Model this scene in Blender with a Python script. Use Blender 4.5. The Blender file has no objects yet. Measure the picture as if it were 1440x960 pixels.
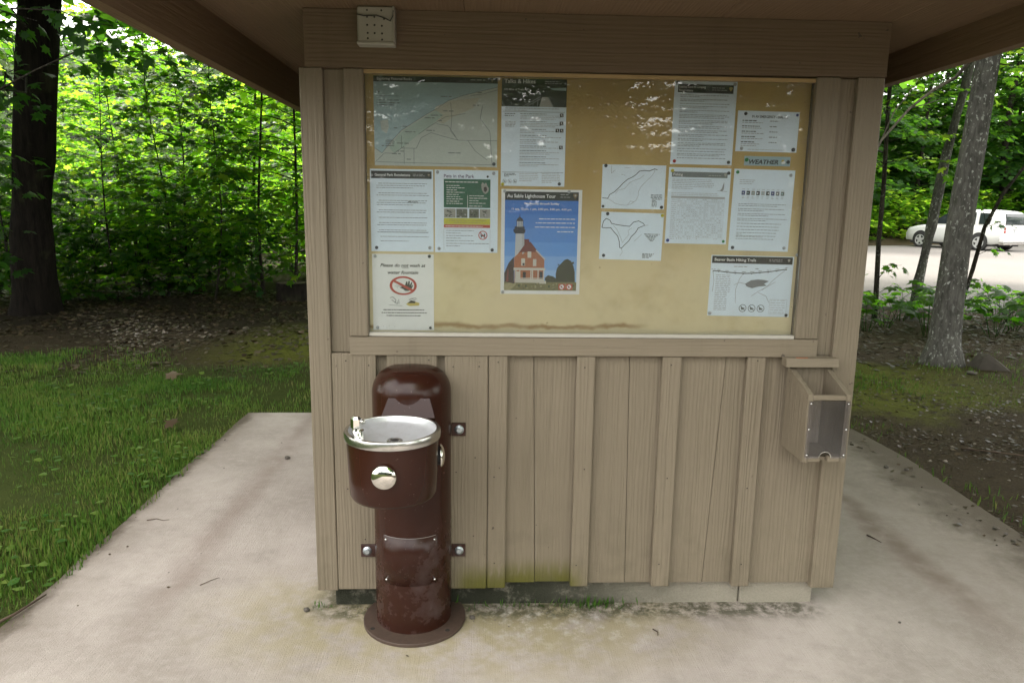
import bpy, bmesh, math, random
import numpy as np
from mathutils import Vector, Matrix

rnd = random.Random(7)
PI = math.pi
R = math.radians
S = bpy.context.scene
COL = S.collection

# ------------------------------------------------------------------ camera
cam_d = bpy.data.cameras.new("camera")
cam_d.sensor_width = 36.0
cam_d.lens = 25.62
cam_d.clip_start = 0.05
cam_d.clip_end = 2000.0
cam = bpy.data.objects.new("camera", cam_d)
COL.objects.link(cam)
YAW, PITCH, ROLL = 0.0395, 0.1825, 0.0144
_f = Vector((math.sin(YAW) * math.cos(PITCH), math.cos(YAW) * math.cos(PITCH), -math.sin(PITCH)))
_r = Vector((math.cos(YAW), -math.sin(YAW), 0))
_u = _r.cross(_f)
_r2 = _r * math.cos(ROLL) + _u * math.sin(ROLL)
_u2 = -_r * math.sin(ROLL) + _u * math.cos(ROLL)
M = Matrix((_r2, _u2, -_f)).transposed().to_4x4()
M.translation = Vector((0.0, -2.515, 1.497))
cam.matrix_world = M
S.camera = cam

# ------------------------------------------------------------------ sky, sun, exposure
SUN_EL, SUN_AZ = R(56), R(-38)          # azimuth from +Y towards +X: behind the kiosk, to the left
w = bpy.data.worlds.new("World")
S.world = w
w.use_nodes = True
nt = w.node_tree
bg = nt.nodes["Background"]
sky = nt.nodes.new("ShaderNodeTexSky")
sky.sky_type = 'NISHITA'
sky.sun_disc = False
sky.sun_elevation = SUN_EL
sky.sun_rotation = SUN_AZ
sky.air_density = 1.0
sky.dust_density = 4.0
sky.ozone_density = 1.0
# thin bright cloud over most of the sky
tcw = nt.nodes.new("ShaderNodeTexCoord")
cn = nt.nodes.new("ShaderNodeTexNoise")
cn.inputs["Scale"].default_value = 2.2
cn.inputs["Detail"].default_value = 6
cr_ = nt.nodes.new("ShaderNodeMapRange")
cr_.inputs[1].default_value = 0.35; cr_.inputs[2].default_value = 0.60
cr_.inputs[3].default_value = 0.50; cr_.inputs[4].default_value = 0.95
mx_ = nt.nodes.new("ShaderNodeMix"); mx_.data_type = 'RGBA'
nt.links.new(tcw.outputs["Generated"], cn.inputs["Vector"])
nt.links.new(cn.outputs["Fac"], cr_.inputs[0])
nt.links.new(cr_.outputs[0], mx_.inputs[0])
nt.links.new(sky.outputs[0], mx_.inputs[6])
mx_.inputs[7].default_value = (8.2, 7.9, 7.4, 1)
nt.links.new(mx_.outputs[2], bg.inputs[0])
bg.inputs[1].default_value = 0.13

sun_d = bpy.data.lights.new("sun", 'SUN')
sun_d.energy = 1.5
sun_d.angle = R(12)
sun_d.color = (1.0, 0.95, 0.86)
sun = bpy.data.objects.new("sun", sun_d)
COL.objects.link(sun)
_sd = Vector((math.sin(SUN_AZ) * math.cos(SUN_EL), math.cos(SUN_AZ) * math.cos(SUN_EL), math.sin(SUN_EL)))
sun.rotation_euler = _sd.to_track_quat('Z', 'Y').to_euler()

S.view_settings.view_transform = 'Standard'
S.view_settings.look = 'None'
S.view_settings.exposure = 2.48
S.view_settings.gamma = 1.0

# ------------------------------------------------------------------ material helpers
class NG:
    def __init__(self, name):
        self.m = bpy.data.materials.new(name)
        self.m.use_nodes = True
        self.t = self.m.node_tree
        self.p = self.t.nodes["Principled BSDF"]
        self.out = self.t.nodes["Material Output"]
    def n(self, typ, **kw):
        o = self.t.nodes.new(typ)
        for k, v in kw.items():
            if k.startswith("i_"):
                o.inputs[int(k[2:])].default_value = v
            else:
                setattr(o, k, v)
        return o
    def l(self, a, b):
        self.t.links.new(a, b)
    def coords(self, kind="Object", scale=(1, 1, 1), rand=True):
        tc = self.n("ShaderNodeTexCoord")
        src = tc.outputs[kind]
        if rand:
            oi = self.n("ShaderNodeObjectInfo")
            mul = self.n("ShaderNodeVectorMath", operation='SCALE')
            cmb = self.n("ShaderNodeCombineXYZ")
            for i in range(3):
                self.l(oi.outputs["Random"], cmb.inputs[i])
            self.l(cmb.outputs[0], mul.inputs[0])
            mul.inputs[3].default_value = 13.7
            add = self.n("ShaderNodeVectorMath", operation='ADD')
            self.l(src, add.inputs[0]); self.l(mul.outputs[0], add.inputs[1])
            src = add.outputs[0]
        mp = self.n("ShaderNodeMapping")
        mp.inputs["Scale"].default_value = scale
        self.l(src, mp.inputs["Vector"])
        return mp.outputs[0]
    def noise(self, vec, scale, detail=4, rough=0.6, dist=0.0):
        o = self.n("ShaderNodeTexNoise")
        o.inputs["Scale"].default_value = scale
        o.inputs["Detail"].default_value = detail
        o.inputs["Roughness"].default_value = rough
        o.inputs["Distortion"].default_value = dist
        if vec is not None:
            self.l(vec, o.inputs["Vector"])
        return o.outputs["Fac"]
    def ramp(self, fac, stops):
        o = self.n("ShaderNodeValToRGB")
        cr = o.color_ramp
        while len(cr.elements) < len(stops):
            cr.elements.new(0.5)
        for e, (p, c) in zip(cr.elements, stops):
            e.position = p
            e.color = (*c, 1) if len(c) == 3 else c
        self.l(fac, o.inputs[0])
        return o.outputs[0]
    def mix(self, fac, a, b, blend='MIX'):
        o = self.n("ShaderNodeMix", data_type='RGBA', blend_type=blend)
        for sock, v in ((o.inputs[0], fac), (o.inputs[6], a), (o.inputs[7], b)):
            if isinstance(v, (int, float)):
                sock.default_value = v
            elif isinstance(v, tuple):
                sock.default_value = (*v, 1)
            else:
                self.l(v, sock)
        return o.outputs[2]
    def math(self, op, a, b=None, c=None, clamp=False):
        o = self.n("ShaderNodeMath", operation=op, use_clamp=clamp)
        for i, v in enumerate((a, b, c)):
            if v is None:
                continue
            if isinstance(v, (int, float)):
                o.inputs[i].default_value = v
            else:
                self.l(v, o.inputs[i])
        return o.outputs[0]
    def mapr(self, v, a, b, c=0.0, d=1.0):
        o = self.n("ShaderNodeMapRange")
        o.interpolation_type = 'SMOOTHSTEP'
        self.l(v, o.inputs[0])
        for i, x in enumerate((a, b, c, d)):
            o.inputs[i + 1].default_value = x
        return o.outputs[0]
    def world(self):
        g = self.n("ShaderNodeNewGeometry")
        s = self.n("ShaderNodeSeparateXYZ")
        self.l(g.outputs["Position"], s.inputs[0])
        return g.outputs["Position"], s.outputs[0], s.outputs[1], s.outputs[2]
    def bump(self, h, strength=0.5, dist=0.01):
        o = self.n("ShaderNodeBump")
        o.inputs["Strength"].default_value = strength
        o.inputs["Distance"].default_value = dist
        self.l(h, o.inputs["Height"])
        self.l(o.outputs[0], self.p.inputs["Normal"])
        return o
    def col(self, c):
        if isinstance(c, tuple):
            self.p.inputs["Base Color"].default_value = (*c, 1)
        else:
            self.l(c, self.p.inputs["Base Color"])
    def set(self, rough=None, metal=None, spec=None, coat=None):
        for k, v in (("Roughness", rough), ("Metallic", metal), ("Specular IOR Level", spec), ("Coat Weight", coat)):
            if v is None:
                continue
            if isinstance(v, (int, float)):
                self.p.inputs[k].default_value = v
            else:
                self.l(v, self.p.inputs[k])

def plain(name, c, rough=0.6, metal=0.0, var=0.12, scale=30, bump=0.0):
    g = NG(name)
    v = g.coords("Object", rand=False)
    n = g.noise(v, scale, 3)
    g.col(g.mix(n, tuple(x * (1 - var) for x in c), tuple(min(1, x * (1 + var)) for x in c)))
    g.set(rough=rough, metal=metal)
    if bump:
        g.bump(n, 0.4, bump)
    return g.m

def painted_wood(name, axis, base, moss=True):
    g = NG(name)
    sc = {'Z': (70, 70, 2.2), 'X': (2.2, 70, 70), 'Y': (70, 2.2, 70)}[axis]
    v = g.coords("Object", sc)
    grain = g.noise(v, 1.0, 5, 0.62, 0.6)
    sc2 = {'Z': (14, 14, 0.9), 'X': (0.9, 14, 14), 'Y': (14, 0.9, 14)}[axis]
    v2 = g.coords("Object", sc2)
    ring = g.n("ShaderNodeTexWave", wave_type='BANDS', bands_direction='X' if axis != 'X' else 'Z')
    ring.inputs["Scale"].default_value = 1.6
    ring.inputs["Distortion"].default_value = 9.0
    ring.inputs["Detail"].default_value = 3.0
    ring.inputs["Detail Scale"].default_value = 1.3
    g.l(v2, ring.inputs["Vector"])
    pos, X, Y, Z = g.world()
    fine = g.noise(pos, 260, 2)
    blot = g.noise(pos, 2.6, 5, 0.6)
    c = g.mix(blot, tuple(x * 0.86 for x in base), tuple(x * 1.10 for x in base))
    c = g.mix(g.mapr(grain, 0.52, 0.75), c, tuple(x * 0.82 for x in base))
    c = g.mix(g.mapr(grain, 0.42, 0.28, 0, 0.4), c, tuple(x * 1.10 for x in base))
    drip = g.n('ShaderNodeMapping'); drip.inputs['Scale'].default_value = (11, 11, 0.8)
    g.l(pos, drip.inputs['Vector'])
    c = g.mix(g.mapr(g.noise(drip.outputs[0], 1.0, 5, 0.65), 0.54, 0.78, 0, 0.38), c, (base[0] * 0.60, base[1] * 0.60, base[2] * 0.55))
    oi = g.n("ShaderNodeObjectInfo")
    c = g.mix(g.math('MULTIPLY', oi.outputs["Random"], 0.30), c, (base[0] * 0.72, base[1] * 0.72, base[2] * 0.70))
    speck = g.noise(pos, 38, 2, 0.5)
    c = g.mix(g.mapr(speck, 0.73, 0.77, 0, 0.8), c, (0.05, 0.04, 0.03))
    if moss:
        # green algae growing on the lowest boards beside the fountain
        band = g.mapr(Z, 0.22, 0.11)
        mx = g.math('MULTIPLY', g.mapr(X, -0.14, -0.04), g.mapr(X, 0.42, 0.31))
        vs = g.n("ShaderNodeMapping"); vs.inputs["Scale"].default_value = (42, 42, 7)
        g.l(pos, vs.inputs["Vector"])
        mn = g.mapr(g.noise(vs.outputs[0], 1.0, 4), 0.28, 0.52)
        wet = g.mapr(Z, 0.18, 0.12)
        f = g.math('MULTIPLY', g.math('MULTIPLY', band, mx), g.math('MAXIMUM', mn, wet), clamp=True)
        c = g.mix(g.math('MULTIPLY', f, 0.96), c, (0.085, 0.082, 0.011))
        low = g.math('MULTIPLY', g.mapr(Z, 0.55, 0.09, 0, 0.35), g.mapr(g.noise(pos, 9, 4), 0.45, 0.7))
        c = g.mix(low, c, (0.10, 0.088, 0.055))
    g.col(c)
    g.set(rough=0.62, spec=0.35)
    h = g.math('ADD', g.math('MULTIPLY', grain, 1.0), g.math('MULTIPLY', ring.outputs["Fac"], 0.35))
    h = g.math('ADD', h, g.math('MULTIPLY', fine, 0.15))
    g.bump(h, 0.62 if axis != 'X' else 0.40, 0.0042 if axis != 'X' else 0.003)
    return g.m

TAN = (0.196, 0.163, 0.116)
MAT = {}
MAT['wood_v'] = painted_wood("tan_painted_wood_upright", 'Z', TAN)
MAT['wood_h'] = painted_wood("tan_painted_wood_level", 'X', TAN, moss=False)
MAT['wood_d'] = painted_wood("tan_painted_wood_deep", 'Y', TAN, moss=False)
MAT['wood_hdr'] = painted_wood("brown_shade_darkened_beam", 'X', (0.135, 0.098, 0.062), moss=False)  # browner than the walls, with the under-eave shade darkened into it
MAT['soffit'] = painted_wood("brown_painted_soffit", 'Y', (0.165, 0.110, 0.064), moss=False)

def concrete(name):
    g = NG(name)
    pos, X, Y, Z = g.world()
    big = g.mapr(g.noise(pos, 1.3, 7, 0.65), 0.30, 0.70)
    mid = g.noise(pos, 9, 5, 0.65)
    fine = g.noise(pos, 190, 3, 0.7)
    c = g.mix(big, (0.275, 0.238, 0.212), (0.420, 0.370, 0.340))
    c = g.mix(g.mapr(mid, 0.45, 0.75, 0, 0.45), c, (0.262, 0.232, 0.203))
    pit = g.mapr(g.noise(pos, 62, 4, 0.75), 0.60, 0.72, 0, 0.55)
    c = g.mix(pit, c, (0.155, 0.132, 0.116))
    c = g.mix(g.mapr(g.noise(pos, 27, 5, 0.7), 0.40, 0.70, 0, 0.30), c, (0.44, 0.395, 0.365))
    c = g.mix(g.mapr(fine, 0.55, 0.8, 0, 0.55), c, (0.17, 0.145, 0.128))
    c = g.mix(g.mapr(g.noise(pos, 420, 2), 0.66, 0.72, 0, 0.7), c, (0.64, 0.60, 0.56))
    # lines worn by water dripping from the two eaves
    wob = g.math('MULTIPLY', g.math('SUBTRACT', g.noise(pos, 2.3, 3), 0.5), 0.16)
    for x0, w_, s in ((1.90, 0.11, 0.75), (-1.22, 0.13, 0.42)):
        d = g.math('ABSOLUTE', g.math('SUBTRACT', g.math('ADD', X, wob), x0))
        f = g.math('MULTIPLY', g.mapr(d, w_, 0.0), g.mapr(g.noise(pos, 7, 4), 0.2, 0.6))
        f = g.math('MULTIPLY', f, g.math('MULTIPLY', g.mapr(Y, -0.4, 0.3), s))
        c = g.mix(f, c, (0.165, 0.115, 0.095))
    # yellow-green algae in front of the wall, round the fountain
    dx = g.math('SUBTRACT', X, -0.05)
    d2 = g.math('ADD', g.math('MULTIPLY', g.math('MULTIPLY', dx, dx), 1.1),
                g.math('MULTIPLY', g.math('MULTIPLY', Y, Y), 5.0))
    alg = g.math('MULTIPLY', g.mapr(d2, 1.5, 0.02), g.mapr(g.noise(pos, 5.5, 5, 0.65), 0.34, 0.60))
    c = g.mix(g.math('MULTIPLY', alg, 0.72), c, (0.27, 0.23, 0.105))
    # black-green damp strip against the footing and pale mineral crust
    crust = g.math('MULTIPLY', g.math('MULTIPLY', g.mapr(Y, -0.34, -0.05), g.mapr(X, -0.15, 0.15)),
                   g.mapr(g.noise(pos, 16, 6, 0.75), 0.50, 0.62))
    crust = g.math('MULTIPLY', crust, g.mapr(X, 0.75, 0.45))
    c = g.mix(g.math('MULTIPLY', crust, 0.38), c, (0.58, 0.56, 0.52))
    damp = g.math('MULTIPLY', g.mapr(Y, -0.10, 0.0), g.mapr(g.noise(pos, 22, 5, 0.7), 0.36, 0.60))
    damp = g.math('MULTIPLY', damp, g.math('MULTIPLY', g.mapr(X, -0.72, -0.50), g.mapr(X, 1.35, 1.2)))
    c = g.mix(g.math('MULTIPLY', damp, 0.85), c, (0.05, 0.05, 0.025))
    # soil washed in along the lawn and the dirt
    en = g.math('MULTIPLY', g.math('SUBTRACT', g.noise(pos, 5, 5, 0.7), 0.5), 0.55)
    eR = g.math('ADD', X, en)
    eL = g.math('ADD', X, g.math('MULTIPLY', en, 0.35))
    e = g.math('ADD', g.mapr(eL, -1.62, -1.70), g.mapr(eR, 2.15, 2.50), clamp=True)
    c = g.mix(g.math('MULTIPLY', e, 0.9), c, (0.060, 0.046, 0.033))
    e2 = g.math('ADD', g.mapr(eL, -1.45, -1.68), g.mapr(eR, 1.30, 2.3), clamp=True)
    c = g.mix(g.math('MULTIPLY', e2, 0.42), c, (0.13, 0.105, 0.08))  # wide film; its right side also paints in the slab's soft shading
    g.col(c)
    g.set(rough=0.9, spec=0.25)
    br = g.n("ShaderNodeMapping"); br.inputs["Scale"].default_value = (230, 5, 1)
    g.l(pos, br.inputs["Vector"])
    h = g.math('ADD', g.noise(br.outputs[0], 1.0, 3), g.math('MULTIPLY', fine, 1.1))
    g.bump(h, 0.5, 0.004)
    return g.m
MAT['concrete'] = concrete("pinkish_broomed_concrete")

def footing(name):
    g = NG(name)
    pos, X, Y, Z = g.world()
    n = g.noise(pos, 14, 6, 0.7)
    f = g.noise(pos, 120, 3, 0.7)
    c = g.mix(f, (0.24, 0.22, 0.17), (0.36, 0.33, 0.27))
    m = g.math('MULTIPLY', g.mapr(X, 1.05, 0.15), g.mapr(n, 0.15, 0.50))
    c = g.mix(g.math('MULTIPLY', m, 0.97), c, (0.011, 0.014, 0.005))  # moss, darkened further to hold the shadow under the proud boards
    g.col(c); g.set(rough=0.95)
    g.bump(g.math('ADD', n, f), 0.8, 0.008)
    return g.m
MAT['footing'] = footing("mossy_shadowed_footing")

def soil(name):
    g = NG(name)
    pos, X, Y, Z = g.world()
    n1 = g.noise(pos, 0.7, 6, 0.6)
    n2 = g.noise(pos, 7, 6, 0.7)
    n3 = g.noise(pos, 70, 4, 0.75)
    dirt = g.mix(n2, (0.032, 0.024, 0.015), (0.085, 0.064, 0.040))
    dirt = g.mix(g.mapr(n3, 0.52, 0.70, 0, 0.75), dirt, (0.105, 0.082, 0.058))
    dirt = g.mix(g.mapr(n3, 0.46, 0.34, 0, 0.8), dirt, (0.030, 0.021, 0.014))
    turf = g.mix(n2, (0.026, 0.042, 0.009), (0.075, 0.090, 0.022))
    moss = g.mix(g.noise(pos, 26, 5, 0.7), (0.075, 0.090, 0.012), (0.17, 0.178, 0.030))
    yy = g.math('ADD', Y, g.math('MULTIPLY', g.math('SUBTRACT', n1, 0.5), 2.6))
    left = g.mapr(X, 0.4, -0.6)
    grass_f = g.math('MULTIPLY', left, g.mapr(yy, 4.7, 3.7))
    # lawn comes back near the slab's far corner
    mossy = g.math('MULTIPLY', g.mapr(X, 2.4, 3.0), g.math('MULTIPLY', g.mapr(yy, 2.5, 3.1), g.mapr(yy, 4.9, 4.2)))
    mossy = g.math('MULTIPLY', mossy, g.mapr(g.math('ADD', X, g.math('MULTIPLY', n2, 1.2)), 6.0, 4.2))
    mossy = g.math('MULTIPLY', mossy, g.mapr(n2, 0.30, 0.55))
    floor_shade = g.math('MULTIPLY', left, g.mapr(yy, 5.0, 6.6, 0, 0.72))
    dirt = g.mix(floor_shade, dirt, (0.014, 0.011, 0.007))  # canopy shade painted into the soil under the left wood
    c = g.mix(grass_f, dirt, turf)
    ml = g.math('MULTIPLY', left, g.math('MULTIPLY', g.mapr(yy, 4.2, 5.0), g.mapr(yy, 7.0, 5.6)))
    ml = g.math('MULTIPLY', ml, g.mapr(X, -3.3, -2.0))
    c = g.mix(g.math('MULTIPLY', g.math('MAXIMUM', mossy, ml), 0.9), c, moss)
    far = g.mapr(Y, 40, 55)
    c = g.mix(far, c, (0.06, 0.085, 0.02))
    g.col(c); g.set(rough=0.97, spec=0.1)
    g.bump(g.math('ADD', n3, g.math('MULTIPLY', n2, 1.5)), 0.9, 0.03)
    return g.m
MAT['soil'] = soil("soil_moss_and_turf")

def gravel(name):
    g = NG(name)
    pos, X, Y, Z = g.world()
    n = g.noise(pos, 0.35, 6, 0.6)
    f = g.noise(pos, 5, 6, 0.8)
    c = g.mix(n, (0.125, 0.114, 0.105), (0.175, 0.162, 0.150))
    c = g.mix(g.mapr(f, 0.52, 0.72, 0, 0.5), c, (0.085, 0.075, 0.066))
    g.col(c); g.set(rough=0.95)
    g.bump(f, 0.6, 0.02)
    return g.m
MAT['gravel'] = gravel("pale_gravel")

def leafmat(name, stops, trans, tmix=0.45):
    g = NG(name)
    a = g.n("ShaderNodeAttribute", attribute_name="tint")
    oi = g.n("ShaderNodeObjectInfo")
    f = g.math('ADD', g.math('MULTIPLY', a.outputs["Fac"], 0.75), g.math('MULTIPLY', oi.outputs["Random"], 0.25))
    c = g.ramp(f, stops)
    tc = g.ramp(f, trans)
    g.col(c)
    g.set(rough=0.42, spec=0.22)
    tb = g.n("ShaderNodeBsdfTranslucent")
    g.l(tc, tb.inputs[0])
    ms = g.n("ShaderNodeMixShader")
    ms.inputs[0].default_value = tmix
    g.l(g.p.outputs[0], ms.inputs[1]); g.l(tb.outputs[0], ms.inputs[2])
    g.l(ms.outputs[0], g.out.inputs[0])
    return g.m
MAT['leaf'] = leafmat("maple_leaf", [(0.0, (0.018, 0.052, 0.008)), (0.5, (0.045, 0.105, 0.010)), (1.0, (0.11, 0.18, 0.016))],
                      [(0.0, (0.11, 0.40, 0.014)), (0.5, (0.36, 0.74, 0.030)), (1.0, (0.72, 0.94, 0.08))], 0.60)
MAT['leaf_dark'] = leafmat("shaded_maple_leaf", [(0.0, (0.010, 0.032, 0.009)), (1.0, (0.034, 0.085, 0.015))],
                      [(0.0, (0.05, 0.19, 0.012)), (1.0, (0.22, 0.50, 0.03))], 0.5)  # darker copy of the maple leaf, shade put into its colour
MAT['front_leaf'] = leafmat("darkened_front_foliage", [(0.0, (0.010, 0.028, 0.010)), (1.0, (0.030, 0.060, 0.016))],
                      [(0.0, (0.02, 0.06, 0.010)), (1.0, (0.05, 0.12, 0.015))], 0.2)  # broadleaf foliage darkened so the front trees read as unlit
MAT['grass'] = leafmat("grass_blade", [(0.0, (0.024, 0.070, 0.012)), (0.45, (0.066, 0.145, 0.021)), (0.75, (0.120, 0.180, 0.034)), (0.9, (0.16, 0.17, 0.05)), (1.0, (0.26, 0.21, 0.09))],
                      [(0.0, (0.05, 0.16, 0.012)), (1.0, (0.18, 0.28, 0.04))], 0.3)
MAT['dead_leaf'] = leafmat("dead_leaf", [(0.0, (0.020, 0.013, 0.008)), (0.5, (0.052, 0.035, 0.021)), (1.0, (0.12, 0.088, 0.058))],
                      [(0.0, (0.05, 0.03, 0.01)), (1.0, (0.15, 0.1, 0.05))], 0.1)
MAT['hill_leaf'] = leafmat("hill_forest", [(0.0, (0.030, 0.055, 0.028)), (1.0, (0.10, 0.14, 0.075))],
                      [(0.0, (0.08, 0.14, 0.05)), (1.0, (0.20, 0.26, 0.10))], 0.3)

def bark(name, dark, light, spots=0.0, sc=(16, 16, 4)):
    g = NG(name)
    v = g.coords("Object", sc)
    n = g.noise(v, 1.6, 6, 0.7, 0.4)
    c = g.mix(g.mapr(n, 0.3, 0.7), dark, light)
    v2 = g.coords("Object", (1, 1, 0.75))
    if spots:
        vo = g.noise(v2, 34, 3, 0.55)
        patch = g.mapr(g.noise(v2, 5, 3), 0.40, 0.60)
        f = g.math('MULTIPLY', g.mapr(vo, 0.585, 0.64), g.math('ADD', g.math('MULTIPLY', patch, 0.7), 0.3))
        c = g.mix(g.math('MULTIPLY', f, spots), c, (0.42, 0.43, 0.40))
    mo = g.noise(v2, 3.0, 3)
    c = g.mix(g.mapr(mo, 0.58, 0.75, 0, 0.35), c, (0.06, 0.07, 0.03))
    g.col(c); g.set(rough=0.95, spec=0.15)
    g.bump(n, 0.9, 0.03)
    return g.m
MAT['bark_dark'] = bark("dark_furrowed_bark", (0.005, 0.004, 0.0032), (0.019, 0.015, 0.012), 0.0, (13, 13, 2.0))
MAT['bark_grey'] = bark("grey_lichen_bark", (0.062, 0.059, 0.054), (0.155, 0.148, 0.136), 0.85)
MAT['bark_sap'] = bark("sapling_bark", (0.014, 0.012, 0.009), (0.045, 0.038, 0.030), 0.3)
MAT['bark_dead'] = bark("dead_branch_bark", (0.12, 0.105, 0.085), (0.26, 0.23, 0.19), 0.4)

def glass(name, rough=0.02, tint=(0.97, 0.98, 0.97), haze=0.0):
    g = NG(name)
    tr = g.n("ShaderNodeBsdfTransparent"); tr.inputs[0].default_value = (*tint, 1)
    gl = g.n("ShaderNodeBsdfGlossy"); gl.inputs["Roughness"].default_value = rough
    fr = g.n("ShaderNodeFresnel"); fr.inputs[0].default_value = 1.5
    ms = g.n("ShaderNodeMixShader")
    g.l(fr.outputs[0], ms.inputs[0]); g.l(tr.outputs[0], ms.inputs[1]); g.l(gl.outputs[0], ms.inputs[2])
    last = ms.outputs[0]
    if haze:
        pos, X, Y, Z = g.world()
        n = g.mapr(g.noise(pos, 9, 6, 0.7), 0.35, 0.8, haze * 0.4, haze)
        df = g.n("ShaderNodeBsdfDiffuse"); df.inputs[0].default_value = (0.62, 0.62, 0.60, 1)
        m2 = g.n("ShaderNodeMixShader")
        g.l(n, m2.inputs[0]); g.l(last, m2.inputs[1]); g.l(df.outputs[0], m2.inputs[2])
        last = m2.outputs[0]
    g.l(last, g.out.inputs[0])
    return g.m
MAT['glass'] = glass("window_acrylic", 0.0, haze=0.045)
MAT['acrylic'] = glass("scuffed_acrylic", 0.03, (0.93, 0.93, 0.96), 0.045)

def enamel(name):
    g = NG(name)
    pos, X, Y, Z = g.world()
    n = g.noise(pos, 5, 3, 0.5)
    c = g.mix(n, (0.022, 0.0068, 0.0038), (0.033, 0.0102, 0.0058))
    # chalky weathered patches on the lower post
    wear = g.math('MULTIPLY', g.mapr(Z, 0.46, 0.20), g.mapr(g.noise(pos, 9, 6, 0.68), 0.44, 0.68))
    c = g.mix(g.math('MULTIPLY', wear, 0.55), c, (0.088, 0.062, 0.060))
    sp = g.mapr(g.noise(pos, 120, 2, 0.5), 0.72, 0.76)
    c = g.mix(g.math('MULTIPLY', sp, 0.5), c, (0.20, 0.16, 0.14))
    g.col(c)
    g.set(rough=g.math('ADD', g.math('MULTIPLY', wear, 0.22), 0.24), spec=0.30)
    return g.m
MAT['plate_iron'] = plain("worn_plate_iron", (0.062, 0.040, 0.030), 0.55, var=0.45, scale=45, bump=0.002)
MAT['enamel'] = enamel("brown_enamel")

def steel(name, c=(0.62, 0.62, 0.60), rough=0.16, dirt=0.35):
    g = NG(name)
    v = g.coords("Object", rand=False)
    n = g.noise(v, 24, 5, 0.7)
    g.col(g.mix(g.math('MULTIPLY', g.mapr(n, 0.45, 0.75), dirt), c, (0.30, 0.29, 0.27)))
    g.set(metal=1.0, rough=g.math('ADD', rough, g.math('MULTIPLY', n, rough * 0.9)))
    return g.m
MAT['steel'] = steel("stainless_steel")
MAT['basin'] = steel("wet_basin_steel", (0.66, 0.67, 0.70), 0.26, 0.30)
MAT['basin'].node_tree.nodes['Principled BSDF'].inputs['Metallic'].default_value = 0.62
MAT['chrome'] = steel("polished_chrome", (0.80, 0.79, 0.74), 0.03, 0.08)
MAT['zinc'] = steel("zinc_bolt", (0.50, 0.55, 0.58), 0.35, 0.4)

def board(name):
    g = NG(name)
    pos, X, Y, Z = g.world()
    mp = g.n("ShaderNodeMapping"); mp.inputs["Scale"].default_value = (9, 9, 1.3)
    g.l(pos, mp.inputs["Vector"])
    n = g.noise(mp.outputs[0], 1.0, 6, 0.65, 0.8)
    b = g.noise(pos, 2.2, 5, 0.6)
    c = g.mix(n, (0.42, 0.285, 0.095), (0.57, 0.415, 0.170))
    # bleached lower part with skylight and glass veil painted in; tide mark from old water
    wob = g.math('MULTIPLY', g.math('SUBTRACT', b, 0.5), 0.22)
    zz = g.math('ADD', Z, wob)
    c = g.mix(g.mapr(zz, 1.62, 1.20), c, (0.68, 0.59, 0.38))
    w2 = g.math('ADD', Z, g.math('MULTIPLY', g.math('SUBTRACT', g.noise(pos, 3.6, 4), 0.5), 0.075))
    w2 = g.math('ADD', w2, g.math('MULTIPLY', g.math('SUBTRACT', g.noise(pos, 40, 3), 0.5), 0.012))
    d = g.math('ABSOLUTE', g.math('SUBTRACT', w2, 1.077))
    line = g.math('MULTIPLY', g.mapr(d, 0.013, 0.001), g.mapr(X, 0.62, 0.50))
    line = g.math('MULTIPLY', line, g.mapr(g.noise(pos, 6, 4), 0.25, 0.55, 0.35, 1.0))
    c = g.mix(g.mapr(g.noise(pos, 4.5, 6, 0.7), 0.46, 0.72, 0, 0.35), c, (0.42, 0.30, 0.12))
    c = g.mix(g.math('MULTIPLY', line, 0.80), c, (0.24, 0.125, 0.035))
    below = g.mapr(w2, 1.072, 1.062, 0, 0.35)
    c = g.mix(below, c, (0.44, 0.41, 0.30))
    sp = g.mapr(g.noise(pos, 60, 3), 0.70, 0.76, 0, 0.6)
    c = g.mix(sp, c, (0.15, 0.09, 0.03))
    sp2 = g.mapr(g.noise(pos, 85, 2), 0.72, 0.76, 0, 0.7)
    c = g.mix(sp2, c, (0.62, 0.52, 0.32))
    g.col(c); g.set(rough=0.75, spec=0.3)
    g.bump(n, 0.2, 0.002)
    return g.m
MAT['board'] = board("ochre_stained_plywood")

MAT['black'] = plain("black_rubber", (0.018, 0.018, 0.018), 0.7)
MAT['dark'] = plain("dark_void", (0.02, 0.017, 0.014), 0.9)
MAT['box_grey'] = plain("grey_weathered_plastic", (0.30, 0.29, 0.245), 0.55, var=0.15, scale=18)
MAT['strip'] = plain("grey_glazing_strip", (0.42, 0.40, 0.35), 0.5)
MAT['lip'] = plain("ochre_glazing_strip", (0.34, 0.24, 0.11), 0.6)
MAT['stone'] = plain("grey_fieldstone", (0.085, 0.074, 0.062), 0.9, var=0.3, scale=9, bump=0.02)
MAT['pebble'] = plain("pale_pebble", (0.17, 0.145, 0.12), 0.9, var=0.45, scale=3)
MAT['twig'] = plain("brown_twig", (0.075, 0.050, 0.034), 0.9, var=0.35)
MAT['rust'] = plain("flaked_orange_paint", (0.42, 0.15, 0.07), 0.8, var=0.4, scale=90)
MAT['shingle'] = plain("brown_roof_shingle", (0.10, 0.075, 0.055), 0.95, var=0.35, scale=25, bump=0.004)
MAT['carpaint'] = plain("white_car_paint", (0.58, 0.58, 0.57), 0.25, var=0.02)
MAT['carglass'] = plain("dark_car_glass", (0.020, 0.026, 0.028), 0.06)
MAT['alloy'] = plain("silver_alloy", (0.55, 0.55, 0.56), 0.35, metal=0.5)
MAT['lamp_red'] = plain("red_tail_lens", (0.34, 0.02, 0.015), 0.2)
MAT['trim_grey'] = plain("grey_bumper_trim", (0.30, 0.28, 0.26), 0.6)
MAT['plate'] = plain("car_number_plate", (0.55, 0.57, 0.60), 0.5, var=0.25, scale=70)

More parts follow.
